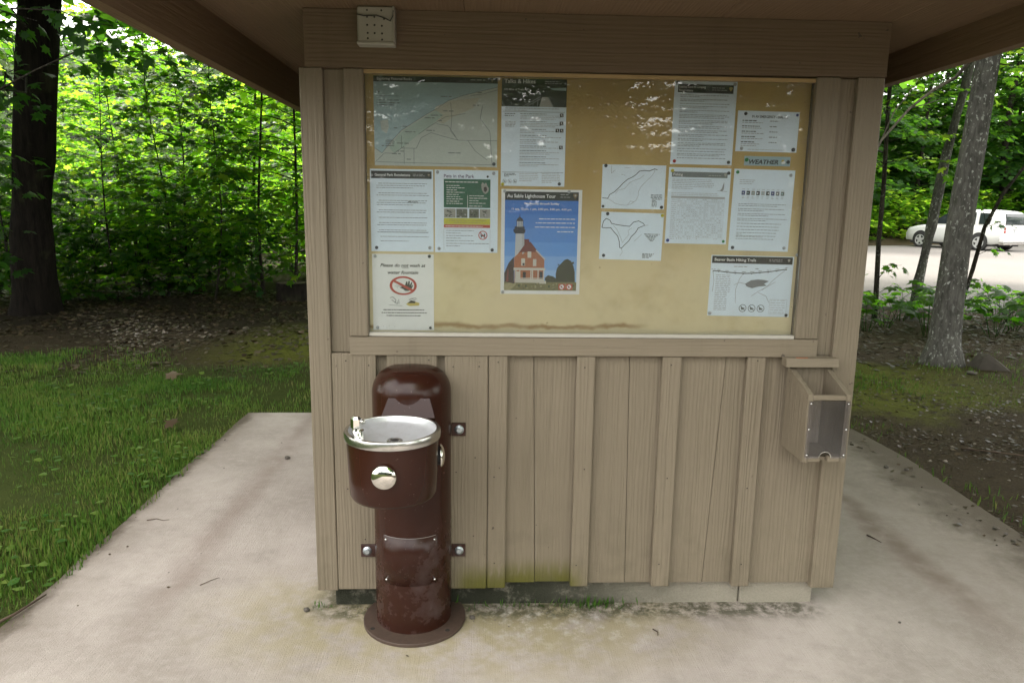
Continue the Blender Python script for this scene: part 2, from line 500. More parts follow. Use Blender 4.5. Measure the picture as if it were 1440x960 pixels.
# ------------------------------------------------------------------ object helpers
def wloc(o):
    v = Vector((0, 0, 0))
    while o is not None:
        v += o.location
        o = o.parent
    return v

def tag(o, label=None, cat=None, group=None, kind=None):
    for k, v in (("label", label), ("category", cat), ("group", group), ("kind", kind)):
        if v:
            o[k] = v
    return o

def thing(name, label, cat, loc=(0, 0, 0), group=None):
    o = bpy.data.objects.new(name, None)
    o.empty_display_size = 0.1
    COL.objects.link(o)
    o.location = loc
    return tag(o, label, cat, group)

def copy_tree(o, parent=None):
    c = o.copy()
    COL.objects.link(c)
    c.parent = parent
    for ch in list(o.children):
        copy_tree(ch, c)
    return c

class MB:
    """collects shapes (world coordinates) for ONE mesh"""
    def __init__(self):
        self.v, self.f, self.m, self.s = [], [], [], []
    def add(self, vs, fs, mi=0, smooth=False):
        o = len(self.v)
        self.v += [tuple(p) for p in vs]
        for f in fs:
            self.f.append([i + o for i in f]); self.m.append(mi); self.s.append(smooth)
        return self
    def box(self, x0, x1, y0, y1, z0, z1, mi=0, ch=0.0):
        if ch <= 0:
            vs = [(x, y, z) for z in (z0, z1) for y in (y0, y1) for x in (x0, x1)]
            fs = [(0, 2, 3, 1), (4, 5, 7, 6), (0, 1, 5, 4), (2, 6, 7, 3), (0, 4, 6, 2), (1, 3, 7, 5)]
            return self.add(vs, fs, mi)
        b = bmesh.new()
        bmesh.ops.create_cube(b, size=1.0)
        for v in b.verts:
            v.co = ((x0 + x1) / 2 + v.co.x * (x1 - x0), (y0 + y1) / 2 + v.co.y * (y1 - y0), (z0 + z1) / 2 + v.co.z * (z1 - z0))
        bmesh.ops.bevel(b, geom=b.edges[:], offset=ch, segments=1, affect='EDGES', profile=0.5)
        b.verts.index_update()
        self.add([v.co[:] for v in b.verts], [[v.index for v in f.verts] for f in b.faces], mi)
        b.free()
        return self
    def prism(self, pts, axis, a0, a1, mi=0):
        """polygon pts (2D) extruded along an axis: X -> pts are (y,z); Y -> (x,z); Z -> (x,y)"""
        n = len(pts)
        def mk(p, a):
            return {'X': (a, p[0], p[1]), 'Y': (p[0], a, p[1]), 'Z': (p[0], p[1], a)}[axis]
        vs = [mk(p, a0) for p in pts] + [mk(p, a1) for p in pts]
        fs = [list(range(n))[::-1], list(range(n, 2 * n))] + [(i, (i + 1) % n, n + (i + 1) % n, n + i) for i in range(n)]
        return self.add(vs, fs, mi)
    def tube(self, pts, rad, seg=8, mi=0, cap=True, wob=0.0):
        pts = [Vector(p) for p in pts]
        if not hasattr(rad, '__len__'):
            rad = [rad] * len(pts)
        vs, fs = [], []
        up = Vector((0.13, 0.21, 0.97))
        for i, p in enumerate(pts):
            d = (pts[min(i + 1, len(pts) - 1)] - pts[max(i - 1, 0)]).normalized()
            a = d.cross(up)
            if a.length < 0.2:
                a = d.cross(Vector((1, 0.1, 0)))
            a.normalize(); b = d.cross(a)
            for k in range(seg):
                t = 2 * PI * k / seg
                rr = rad[i] * (1 + wob * math.sin(3 * t + i * 1.7) + wob * rnd.uniform(-1, 1) * 0.6)
                vs.append(p + a * math.cos(t) * rr + b * math.sin(t) * rr)
        for i in range(len(pts) - 1):
            for k in range(seg):
                k2 = (k + 1) % seg
                fs.append((i * seg + k, i * seg + k2, (i + 1) * seg + k2, (i + 1) * seg + k))
        if cap:
            fs.append(tuple(range(seg))[::-1]); fs.append(tuple(range((len(pts) - 1) * seg, len(pts) * seg)))
        return self.add(vs, fs, mi, True)
    def lathe(self, prof, c=(0, 0, 0), seg=40, axis='Z', a0=0.0, a1=2 * PI, mi=0, capb=False, capt=False, smooth=True):
        full = abs(a1 - a0 - 2 * PI) < 1e-6
        n = seg if full else seg + 1
        vs, fs = [], []
        for r, z in prof:
            for k in range(n):
                t = a0 + (a1 - a0) * k / seg
                x, y = r * math.cos(t), r * math.sin(t)
                p = {'Z': (x, y, z), 'Y': (x, z, y), 'X': (z, x, y)}[axis]
                vs.append((p[0] + c[0], p[1] + c[1], p[2] + c[2]))
        for i in range(len(prof) - 1):
            for k in range(seg):
                k2 = (k + 1) % n if full else k + 1
                fs.append((i * n + k, i * n + k2, (i + 1) * n + k2, (i + 1) * n + k))
        if capb:
            fs.append(tuple(range(n))[::-1])
        if capt:
            fs.append(tuple(range((len(prof) - 1) * n, len(prof) * n)))
        return self.add(vs, fs, mi, smooth)
    def cut(self, co, no, fill=True):
        b = bmesh.new()
        vv = [b.verts.new(p) for p in self.v]
        for f, m, s in zip(self.f, self.m, self.s):
            try:
                nf = b.faces.new([vv[i] for i in f])
            except ValueError:
                continue
            nf.material_index = m; nf.smooth = s
        r = bmesh.ops.bisect_plane(b, geom=b.verts[:] + b.edges[:] + b.faces[:], plane_co=co, plane_no=no, clear_outer=True)
        if fill:
            ed = [e for e in r['geom_cut'] if isinstance(e, bmesh.types.BMEdge)]
            bmesh.ops.edgeloop_fill(b, edges=ed)
        b.verts.index_update()
        self.v = [v.co[:] for v in b.verts]
        self.f = [[v.index for v in f.verts] for f in b.faces]
        self.m = [f.material_index for f in b.faces]
        self.s = [f.smooth for f in b.faces]
        b.free()
        return self
    def build(self, name, mats, parent=None, kind=None, fixn=True):
        if not isinstance(mats, (list, tuple)):
            mats = [mats]
        a = np.array(self.v)
        lo, hi = a.min(0), a.max(0)
        org = Vector(((lo[0] + hi[0]) / 2, (lo[1] + hi[1]) / 2, lo[2]))
        me = bpy.data.meshes.new(name)
        me.from_pydata([tuple(p - np.array(org)) for p in a], [], self.f)
        for m in mats:
            me.materials.append(MAT[m] if isinstance(m, str) else m)
        me.polygons.foreach_set("material_index", self.m)
        me.polygons.foreach_set("use_smooth", self.s)
        if fixn:
            b = bmesh.new(); b.from_mesh(me)
            bmesh.ops.recalc_face_normals(b, faces=b.faces[:])
            b.to_mesh(me); b.free()
        me.update()
        o = bpy.data.objects.new(name, me)
        COL.objects.link(o)
        o.parent = parent
        o.location = org - (wloc(parent) if parent else Vector((0, 0, 0)))
        if kind:
            o["kind"] = kind
        return o

def smooth_by_angle(o, ang=40):
    o.data.set_sharp_from_angle(angle=R(ang))

def share(src, name, parent, loc):
    """another piece using the same mesh; loc is in world coordinates"""
    o = bpy.data.objects.new(name, src.data)
    COL.objects.link(o)
    o.parent = parent
    o.location = Vector(loc) - (wloc(parent) if parent else Vector((0, 0, 0)))
    return o

# ================================================================== ground, slab, lot
gx = np.unique(np.concatenate([np.linspace(-300, -12, 14), np.linspace(-12, 12, 61), np.linspace(12, 300, 16)]))
gy = np.unique(np.concatenate([np.linspace(-200, -6, 12), np.linspace(-6, 14, 51), np.linspace(14, 400, 18)]))
from mathutils import noise as mnoise
def ground_z(x, y):
    d = max(0.0, max(-1.72 - x, x - 2.62, y - 2.69))
    k = min(1.0, d / 1.2)
    n = mnoise.noise((x * 0.45, y * 0.45, 3.0)) * 0.05 + mnoise.noise((x * 1.7, y * 1.7, 9.0)) * 0.015
    lot = 1.0 if (x < 5.6 or y < 8.0) else max(0.0, 1 - (y - 8.0) / 1.0)
    return -0.022 + k * lot * (n + 0.012) - (0.02 if lot < 1 else 0)
gm = MB()
nx, ny = len(gx), len(gy)
gm.add([(x, y, ground_z(x, y)) for y in gy for x in gx],
       [(j * nx + i, j * nx + i + 1, (j + 1) * nx + i + 1, (j + 1) * nx + i) for j in range(ny - 1) for i in range(nx - 1)], 0, True)
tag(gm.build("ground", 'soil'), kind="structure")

# slab: slightly wavering outline where soil laps over it
sm = MB()
pts = []
for i in range(40):
    y = -5.2 + i * (2.67 + 5.2) / 39
    pts.append((-1.705 + rnd.uniform(-0.012, 0.012), y))
pts += [(-1.70 + i * 0.33, 2.675 + rnd.uniform(-0.01, 0.01)) for i in range(1, 12)]
right = [(2.45, 2.62), (2.56, 2.45), (2.60, 2.2), (2.63, 1.7), (2.60, 1.2), (2.56, 0.6), (2.6, 0.0), (2.62, -0.8), (2.6, -2), (2.62, -5.2)]
pts += right
sm.prism(pts, 'Z', -0.12, 0.0)
tag(sm.build("concrete_slab", 'concrete'), kind="structure")

lm = MB()
lp = [(5.9, 9.6), (6.6, 8.7), (7.6, 8.5), (9, 9.1), (12, 9.4), (20, 9.0), (40, 8), (80, 8), (80, 34), (40, 33.5), (26.5, 32.6), (21, 31.4), (17, 29.6), (12, 28.5), (7, 26), (5.2, 18), (5.4, 12)]
lm.prism(lp, 'Z', -0.06, 0.012)
tag(lm.build("gravel_parking_lot", 'gravel'), kind="structure")
# low grassy bank along the far edge of the lot
bm_ = MB()
rows = []
edge = [(5.0, 25.5), (8, 27.0), (12, 29.0), (17, 30.2), (21, 32.0), (26.5, 33.2), (40, 34.1), (80, 34.6)]
vs = []
for (x, y) in edge:
    for k, (dy, z) in enumerate(((0, -0.1), (0.5, 0.22), (1.6, 0.42), (5.0, 0.7), (30, 1.6))):
        vs.append((x - dy * 0.35, y + dy, z + rnd.uniform(-0.05, 0.05)))
fs = [(i * 5 + k, (i + 1) * 5 + k, (i + 1) * 5 + k + 1, i * 5 + k + 1) for i in range(len(edge) - 1) for k in range(4)]
bm_.add(vs, fs, 0, True)
tag(bm_.build("roadside_bank", 'soil'), kind="structure")

# ================================================================== the information kiosk
kiosk = thing("information_kiosk", "tan board-and-batten kiosk with a glazed notice board under low brown eaves", "kiosk", (0.37, 0.95, 0))
def wood(name, x0, x1, y0, y1, z0, z1, m='wood_v', ch=0.003, parent=None, label=None):
    o = MB().box(x0, x1, y0, y1, z0, z1, 0, ch).build(name, m, parent or kiosk)
    if label:
        o["label"] = label
    return o
MB().box(-0.555, 0.995, 0.055, 1.90, -0.02, 0.135, 0, 0.006).build("foundation_block", 'footing', kiosk)
MB().box(0.998, 1.283, 0.050, 1.90, -0.02, 0.132, 0, 0.006).build("foundation_block", 'footing', kiosk)
wood("wall_core", -0.575, 1.315, 0.062, 1.88, 0.105, 2.10, 'wood_v', 0)

# lower front: wide boards with drying cracks between them
def slanted(name, a0, a1, b0, b1, y0, y1, z0, z1, m='wood_v'):
    """board whose edges run from a0,a1 at the bottom to b0,b1 at the top"""
    o = MB().prism([(a0, z0), (a1, z0), (b1, z1), (b0, z1)], 'Y', y0, y1).build(name, m, kiosk)
    return o
g_ = 0.0012
slanted("board", -0.545, 0.05, -0.545, 0.05, 0.026, 0.060, 0.100, 0.984)
slanted("board", 0.052, 0.199 - g_, 0.052, 0.179 - g_, 0.026, 0.060, 0.104, 0.984)
slanted("board", 0.199 + g_, 0.360, 0.179 + g_, 0.360, 0.0275, 0.060, 0.106, 0.984)
slanted("board", 0.362, 0.542 - g_, 0.362, 0.523 - g_, 0.026, 0.060, 0.101, 0.984)
slanted("board", 0.542 + g_, 0.670, 0.523 + g_, 0.670, 0.0272, 0.060, 0.101, 0.984)
slanted("board", 0.672, 0.838 - g_, 0.672, 0.874 - g_, 0.026, 0.060, 0.100, 0.984)
slanted("board", 0.838 + g_, 0.975, 0.874 + g_, 0.975, 0.0275, 0.060, 0.100, 0.984)
slanted("board", 0.977, 1.26, 0.977, 1.26, 0.026, 0.060, 0.098, 0.984)
# filler boards behind the fountain stand as proud as the battens
wood("filler_board", -0.531, -0.377, 0.000, 0.0245, 0.092, 0.985)
wood("filler_board", -0.340, -0.163, 0.001, 0.0245, 0.092, 0.981)
wood("filler_board", -0.136, 0.0165, 0.000, 0.0245, 0.092, 0.981)
for x0, x1, z0 in ((0.019, 0.086, 0.094), (0.331, 0.397, 0.098), (0.637, 0.706, 0.096), (0.944, 1.011, 0.094)):
    wood("batten", x0, x1, 0.0, 0.0245, z0, 0.981)
# nail heads
nm = MB()
for x, z in [(-0.49, 0.95), (-0.41, 0.95), (-0.31, 0.95), (-0.2, 0.95), (-0.1, 0.95), (-0.01, 0.95), (0.052, 0.955), (0.364, 0.955), (0.67, 0.955), (0.978, 0.955),
             (-0.1, 0.55), (-0.03, 0.60), (0.05, 0.52), (0.364, 0.55), (0.67, 0.53), (0.978, 0.5), (-0.49, 0.5), (-0.42, 0.3), (0.052, 0.2), (0.36, 0.2), (0.67, 0.2), (0.978, 0.2), (-0.04, 0.3)]:
    nm.lathe([(0.0026, 0.0), (0.0022, -0.0010)], (x + rnd.uniform(-.01, .01), -0.0005, z + rnd.uniform(-.015, .015)), 8, 'Y', capt=True)
nm.build("nail_heads", 'dark', kiosk, kind="stuff")

# posts, stiles, sill, header
wood("corner_post", -0.608, -0.533, 0.0, 0.10, 0.088, 1.934)
wood("corner_post", 1.250, 1.340, 0.0, 0.10, 0.086, 1.940)
wood("recess_board", -0.535, -0.463, 0.022, 0.060, 0.985, 1.934)
wood("recess_board", 1.185, 1.252, 0.022, 0.060, 0.985, 1.938)
wood("stile", -0.465, -0.401, 0.0, 0.047, 1.046, 1.934)
wood("stile", 1.110, 1.190, 0.0, 0.047, 1.048, 1.938)
MB().prism([(-0.466, 0.981), (1.189, 0.984), (1.189, 1.0465), (-0.466, 1.0445)], 'Y', -0.004, 0.060).build("window_sill", 'wood_h', kiosk)
MB().prism([(-0.586, 1.9345), (1.3385, 1.9405), (1.3385, 2.112), (-0.586, 2.112)], 'Y', -0.008, 0.060).build("header_beam", 'wood_hdr', kiosk)
# glazing
MB().box(-0.402, 1.111, 0.0470, 0.0600, 1.046, 1.934).build("notice_board", 'board', kiosk)
MB().box(-0.400, 1.109, 0.010, 0.0335, 1.0468, 1.0585).build("glazing_strip", 'strip', kiosk)
MB().box(-0.400, 1.109, 0.012, 0.0340, 1.9215, 1.9335).build("glazing_strip", 'lip', kiosk)
MB().box(-0.4005, 1.1095, 0.0195, 0.0225, 1.0590, 1.9210).build("window_pane", 'glass', kiosk)

# side and back walls: boards under battens (one batten mesh shared)
for xs, xo in ((-0.590, -0.607), (1.330, 1.330)):
    x0, x1 = (xs, xs + 0.014) if xs < 0 else (xs - 0.014, xs)
    for k in range(6):
        y0 = 0.10 + k * 0.2935
        wood("side_board", x0, x1, y0 + 0.001, y0 + 0.2925, 0.10, 2.10, 'wood_v', 0)
    bx0 = x0 - 0.017 if xs < 0 else x1
    b0 = wood("batten", bx0, bx0 + 0.0165, 0.36, 0.427, 0.095, 2.10)
    for k in range(1, 5):
        share(b0, "batten", kiosk, wloc(b0) + Vector((0, k * 0.2935, 0)))
for k in range(7):
    x0 = -0.59 + k * 0.2743
    wood("back_board", x0 + 0.001, x0 + 0.2733, 1.881, 1.897, 0.10, 2.10, 'wood_v', 0)

# eaves: flat soffit with a deep fascia round it, hip roof of shingle courses above
YF, YB, XL, XR = -0.82, 2.25, -0.905, 1.600
for x0, x1 in ((XL, -0.07), (-0.068, 0.766), (0.768, XR)):
    MB().box(x0 + 0.0, x1, YF, YB, 2.1135, 2.130).build("soffit_panel", 'soffit', kiosk)
MB().prism([(YF - 0.045, 1.957), (YB + 0.045, 1.957), (YB + 0.045, 2.19), (YF - 0.045, 2.19)], 'X', XL - 0.045, XL).build("fascia_board", 'soffit', kiosk)
MB().prism([(YF - 0.045, 2.000), (YB + 0.045, 2.000), (YB + 0.045, 2.19), (YF - 0.045, 2.19)], 'X', XR, XR + 0.045).build("fascia_board", 'soffit', kiosk)
MB().box(XL, XR, YF - 0.045, YF, 2.07, 2.19).build("fascia_board", 'soffit', kiosk)
MB().box(XL, XR, YB, YB + 0.045, 2.00, 2.19).build("fascia_board", 'soffit', kiosk)
rf = MB()
ov = 0.06
N = 14
ex0, ex1, ey0, ey1 = XL - 0.045 - ov, XR + 0.045 + ov, YF - 0.045 - ov, YB + 0.045 + ov
cx, cy = (ex0 + ex1) / 2, (ey0 + ey1) / 2
for k in range(N):
    a, b = k / N, (k + 1) / N
    za, zb = 2.19 + a * 0.42, 2.19 + b * 0.42 + 0.004
    def rect(t, z):
        return [(ex0 + (cx - 0.02 - ex0) * t, ey0 + (cy - 0.3 - ey0) * t, z), (ex1 + (cx + 0.02 - ex1) * t, ey0 + (cy - 0.3 - ey0) * t, z),
                (ex1 + (cx + 0.02 - ex1) * t, ey1 + (cy + 0.3 - ey1) * t, z), (ex0 + (cx - 0.02 - ex0) * t, ey1 + (cy + 0.3 - ey1) * t, z)]
    lo_, up_, top_ = rect(a, za), rect(a, za + 0.014), rect(b, zb)
    vs = lo_ + up_ + top_
    fs = []
    for i in range(4):
        j = (i + 1) % 4
        fs += [(i, j, 4 + j, 4 + i), (4 + i, 4 + j, 8 + j, 8 + i)]
    if k == 0:
        fs.append((3, 2, 1, 0))
    if k == N - 1:
        fs.append((8, 9, 10, 11))
    rf.add(vs, fs)
rf.build("shingle_roof", 'shingle', kiosk)

# ================================================================== junction box under the soffit
jb = thing("electrical_box", "small grey plastic box with rows of holes, fixed to the header beam under the soffit", "box", (-0.349, -0.03, 1.997))
MB().box(-0.407, -0.291, -0.054, -0.0085, 2.000, 2.1125, 0, 0.005).build("box_cover", 'box_grey', jb)
MB().box(-0.4085, -0.2895, -0.057, -0.0085, 1.9965, 2.0065, 0, 0.002).build("box_lip", 'box_grey', jb)
MB().box(-0.2955, -0.2885, -0.0575, -0.0085, 2.007, 2.1125, 0, 0.002).build("box_edge", 'box_grey', jb)
hm = MB()
for px, pz in [(-0.375, 2.099), (-0.330, 2.099), (-0.375, 2.079), (-0.352, 2.079), (-0.322, 2.074), (-0.375, 2.055), (-0.352, 2.055), (-0.329, 2.053), (-0.374, 2.031), (-0.352, 2.031), (-0.329, 2.030), (-0.374, 2.015), (-0.329, 2.012)]:
    hm.lathe([(0.0031, 0.0), (0.0022, -0.0012)], (px, -0.0541, pz), 10, 'Y', capt=True)
hm.build("vent_holes", 'dark', jb, kind="stuff")
MB().tube([(-0.407, -0.056, 2.086), (-0.385, -0.058, 2.081), (-0.345, -0.0585, 2.083), (-0.318, -0.0575, 2.075), (-0.302, -0.0585, 2.067), (-0.293, -0.059, 2.083), (-0.292, -0.058, 2.098)], 0.0016, 6).build("wire", 'black', jb)

# ================================================================== drinking fountain
FX, FY = -0.250, -0.030
ft = thing("drinking_fountain", "brown enamelled pedestal drinking fountain with a round steel-rimmed bowl, against the kiosk wall", "drinking fountain", (FX, FY, 0))
prof = [(0.137, 0.010), (0.137, 0.86)]
for i in range(1, 15):
    t = i / 14 * PI / 2
    prof.append((0.137 * (0.30 + 0.70 * math.cos(t) ** 0.85) if i < 14 else 0.137 * 0.30, 0.86 + 0.090 * math.sin(t)))
prof += [(0.02, 0.9525), (0.0, 0.953)]
o = MB().lathe(prof, (FX, FY, 0), 64).cut((0, -0.0025, 0), (0, 1, 0)).build("post", 'enamel', ft)
smooth_by_angle(o, 50)
o = MB().lathe([(0.0, 0.0008), (0.186, 0.0008), (0.186, 0.011), (0.184, 0.0125), (0.0, 0.0125)], (FX + 0.004, FY - 0.012, 0), 64).cut((0, 0.047, 0), (0, 1, 0)).build("base_plate", 'plate_iron', ft)
smooth_by_angle(o, 30)
for a in (-148, -38, -90 - 122 + 360):
    x, y = FX + 0.163 * math.cos(R(a)), FY - 0.012 + 0.163 * math.sin(R(a))
    if y < 0.03:
        MB().lathe([(0.0085, 0.0127), (0.0, 0.0130)], (x, y, 0), 16).build("bolt_hole", 'dark', o)
# bowl hangs on the post a little to the left of its axis
BX, BY = -0.281, -0.325
o = MB().lathe([(0.0, 0.600), (0.118, 0.600), (0.129, 0.604), (0.1345, 0.614), (0.1375, 0.67), (0.1425, 0.800)], (BX, BY, 0), 72).build("bowl", 'enamel', ft)
smooth_by_angle(o, 50)
o = MB().lathe([(0.1428, 0.790), (0.1480, 0.791), (0.1490, 0.796), (0.1490, 0.810), (0.1470, 0.8155), (0.1365, 0.8165), (0.135, 0.810), (0.1325, 0.805)], (BX, BY, 0), 96).build("bowl_rim", 'steel', ft)
smooth_by_angle(o, 50)
o = MB().lathe([(0.1352, 0.8145), (0.129, 0.803), (0.121, 0.7955), (0.108, 0.791), (0.060, 0.786), (0.018, 0.7835), (0.0, 0.783)], (BX, BY, 0), 72).build("basin", 'basin', ft)
dr = MB().lathe([(0.026, 0.7846), (0.024, 0.7885), (0.014, 0.7878), (0.012, 0.7850)], (BX + 0.01, BY - 0.03, 0), 24).build("drain", 'steel', ft)
MB().lathe([(0.0125, 0.7883), (0.0, 0.7883)], (BX + 0.01, BY - 0.03, 0), 16).build("drain_hole", 'dark', dr)
bub = MB()
ux, uy = BX - 0.105, BY - 0.035
bub.lathe([(0.017, 0.790), (0.017, 0.806), (0.0125, 0.811), (0.0125, 0.838)], (ux, uy, 0), 20)
bub.prism([(ux + 0.0175 * math.cos(R(a)), uy + 0.0175 * math.sin(R(a))) for a in range(10, 370, 60)], 'Z', 0.829, 0.857)
bub.lathe([(0.015, 0.857), (0.009, 0.864), (0.0, 0.865)], (ux, uy, 0), 6, smooth=False)
bub.tube([(ux + 0.008, uy, 0.849), (ux + 0.027, uy + 0.002, 0.845)], [0.0075, 0.006], 10)
bub.box(ux + 0.010, ux + 0.022, uy - 0.010, uy + 0.010, 0.790, 0.823, 0, 0.003)
bub.build("bubbler", 'chrome', ft)
# sloping shroud between the post and the bowl
MB().add([(-0.335, -0.130, 0.760), (-0.160, -0.130, 0.760), (-0.338, -0.1795, 0.806), (-0.160, -0.1795, 0.806),
          (-0.315, -0.160, 0.868), (-0.178, -0.160, 0.868), (-0.315, -0.06, 0.880), (-0.178, -0.06, 0.880), (-0.335, -0.06, 0.760), (-0.160, -0.06, 0.760)],
         [(2, 3, 5, 4), (4, 5, 7, 6), (2, 4, 6, 8, 0), (3, 1, 9, 7, 5), (0, 1, 3, 2), (6, 7, 9, 8), (8, 9, 1, 0)]).build("spout_shroud", 'enamel', ft)
def button(cx, cy, cz, ang, label):
    c = MB()
    b = MB()
    prof = [(0.0375 * math.cos(R(t)), 0.010 + 0.0155 * math.sin(R(t))) for t in range(0, 91, 9)]
    d = Vector((math.cos(ang), math.sin(ang), 0)); s = Vector((-d.y, d.x, 0))
    def place(mb, pr, mi=0):
        t = MB().lathe(pr, (0, 0, 0), 40)
        mb.add([tuple(Vector((cx, cy, cz)) + d * p[2] + s * p[0] + Vector((0, 0, p[1]))) for p in t.v], t.f, 0, True)
    place(c, [(0.030, -0.012), (0.030, 0.010), (0.0, 0.0101)])
    place(b, [(0.0, 0.008), (0.0365, 0.008)] + prof)
    r_ = b.build("push_button", 'chrome', ft)
    r_["label"] = label
    c.build("button_collar", 'black', r_)
button(BX - 0.008, BY - 0.1400, 0.712, R(-94), "round chrome push button on the front of the bowl")
button(BX + 0.134, BY + 0.045, 0.712, R(8), "round chrome push button on the right side of the bowl")
# access hatch low on the post
hp = MB().lathe([(0.1372, 0.194), (0.1392, 0.195), (0.1392, 0.373), (0.1372, 0.374)], (FX, FY, 0), 24, a0=R(-90 - 42), a1=R(-90 + 42)).build("access_hatch", 'enamel', ft)
for a in (-90 - 37.5, -90 + 37.5):
    for z in (0.208, 0.358):
        sc_ = MB().lathe([(0.0045, 0), (0.0038, 0.0022), (0.0, 0.0032)], (0, 0, 0), 10).build("hatch_screw", 'steel', hp)
        sc_.location = Vector((FX + 0.1392 * math.cos(R(a)), FY + 0.1392 * math.sin(R(a)), z)) - wloc(hp)
        sc_.rotation_euler = Vector((math.cos(R(a)), math.sin(R(a)), 0)).to_track_quat('Z', 'Y').to_euler()
# scraped bright edge on the top of the hatch
MB().lathe([(0.1393, 0.3725), (0.1402, 0.3730), (0.1396, 0.3742)], (FX, FY, 0), 24, a0=R(-90 - 39), a1=R(-90 + 39)).build("hatch_edge", 'trim_grey', ft)
# wall brackets with zinc bolts
for x0, x1, z in ((-0.112, -0.062, 0.713), (-0.112, -0.062, 0.250), (-0.444, -0.385, 0.250), (-0.444, -0.385, 0.713)):
    br = MB().box(x0, x1, -0.0075, -0.0006, z - 0.024, z + 0.024, 0, 0.001).build("wall_bracket", 'enamel', ft)
    bx = (x1 - 0.023) if x0 > -0.3 else (x0 + 0.023)
    b = MB()
    b.lathe([(0.0165, -0.0076), (0.0165, -0.0096), (0.0, -0.0097)], (bx, 0, z), 24, 'Y')
    b.prism([(bx + 0.0095 * math.cos(R(a)), z + 0.0095 * math.sin(R(a))) for a in range(15, 375, 60)], 'Y', -0.0175, -0.0095)
    b.build("bolt", 'zinc', br)

# ================================================================== leaflet dispenser
dp = thing("leaflet_dispenser", "empty tan wooden leaflet box with a scuffed clear front, on the kiosk's right corner post", "leaflet box", (1.163, -0.01, 0.66))
X0, X1, F_ = 1.090, 1.238, -0.182
sl = [(F_, 0.660), (-0.001, 0.682), (-0.001, 0.952), (F_, 0.888)]
side = [(F_, 0.655), (-0.001, 0.655), (-0.001, 0.954), (F_, 0.892)]
MB().prism(side, 'X', X0, X0 + 0.018).build("side_panel", 'wood_v', dp)
MB().prism(side, 'X', X1 - 0.018, X1).build("side_panel", 'wood_v', dp)
MB().box(X0 + 0.0185, X1 - 0.0185, -0.013, -0.001, 0.656, 0.948).build("back_panel", 'wood_v', dp)
MB().box(X0 + 0.0185, X1 - 0.0185, F_ + 0.0185, -0.0135, 0.656, 0.668).build("bottom_panel", 'wood_d', dp)
MB().box(X0 + 0.0185, X1 - 0.0185, F_ - 0.001, F_ + 0.016, 0.872, 0.8885, 0, 0.002).build("front_rail", 'wood_h', dp)
MB().box(X0 + 0.0185, X0 + 0.060, F_ - 0.001, F_ + 0.018, 0.6555, 0.677, 0, 0.002).build("front_lip", 'wood_h', dp)
MB().box(X1 - 0.062, X1 - 0.0185, F_ - 0.001, F_ + 0.018, 0.6555, 0.677, 0, 0.002).build("front_lip", 'wood_h', dp)
# clear front: a sheet with a half-round finger notch at the bottom
ax0, ax1, az0, az1 = X0 + 0.004, X1 - 0.004, 0.672, 0.8705
cxn = (ax0 + ax1) / 2
arc = [(cxn + 0.021 * math.cos(R(t)), az0 + 0.021 * math.sin(R(t))) for t in range(180, -1, -15)]
poly = [(ax0, az0)] + arc + [(ax1, az0), (ax1, az1), (ax0, az1)]
pf = MB()
pf.prism(poly, 'Y', F_ - 0.0055, F_ - 0.0025)
ap = pf.build("clear_front", 'acrylic', dp)
MB().tube([(p[0], F_ - 0.0045, p[1]) for p in arc], 0.0013, 6).build("notch_edge", 'strip', ap)
for z in (0.682, 0.772, 0.862):
    for x in (ax0 + 0.006, ax1 - 0.006):
        MB().lathe([(0.0034, F_ - 0.0056), (0.003, F_ - 0.0076), (0.0, F_ - 0.0082)], (x, 0, z), 10, 'Y').build("screw", 'steel', dp)
cap = MB().prism([(-0.046, 0.956), (-0.0005, 0.956), (-0.0005, 0.986), (-0.040, 0.986)], 'X', 1.066, 1.254).build("top_cleat", 'wood_h', dp)
MB().add([(1.105, -0.039, 0.9866), (1.143, -0.039, 0.9866), (1.150, -0.026, 0.9866), (1.112, -0.022, 0.9866), (1.10, -0.03, 0.9866)], [(0, 1, 2, 3, 4)]).build("flaked_paint", 'rust', cap)

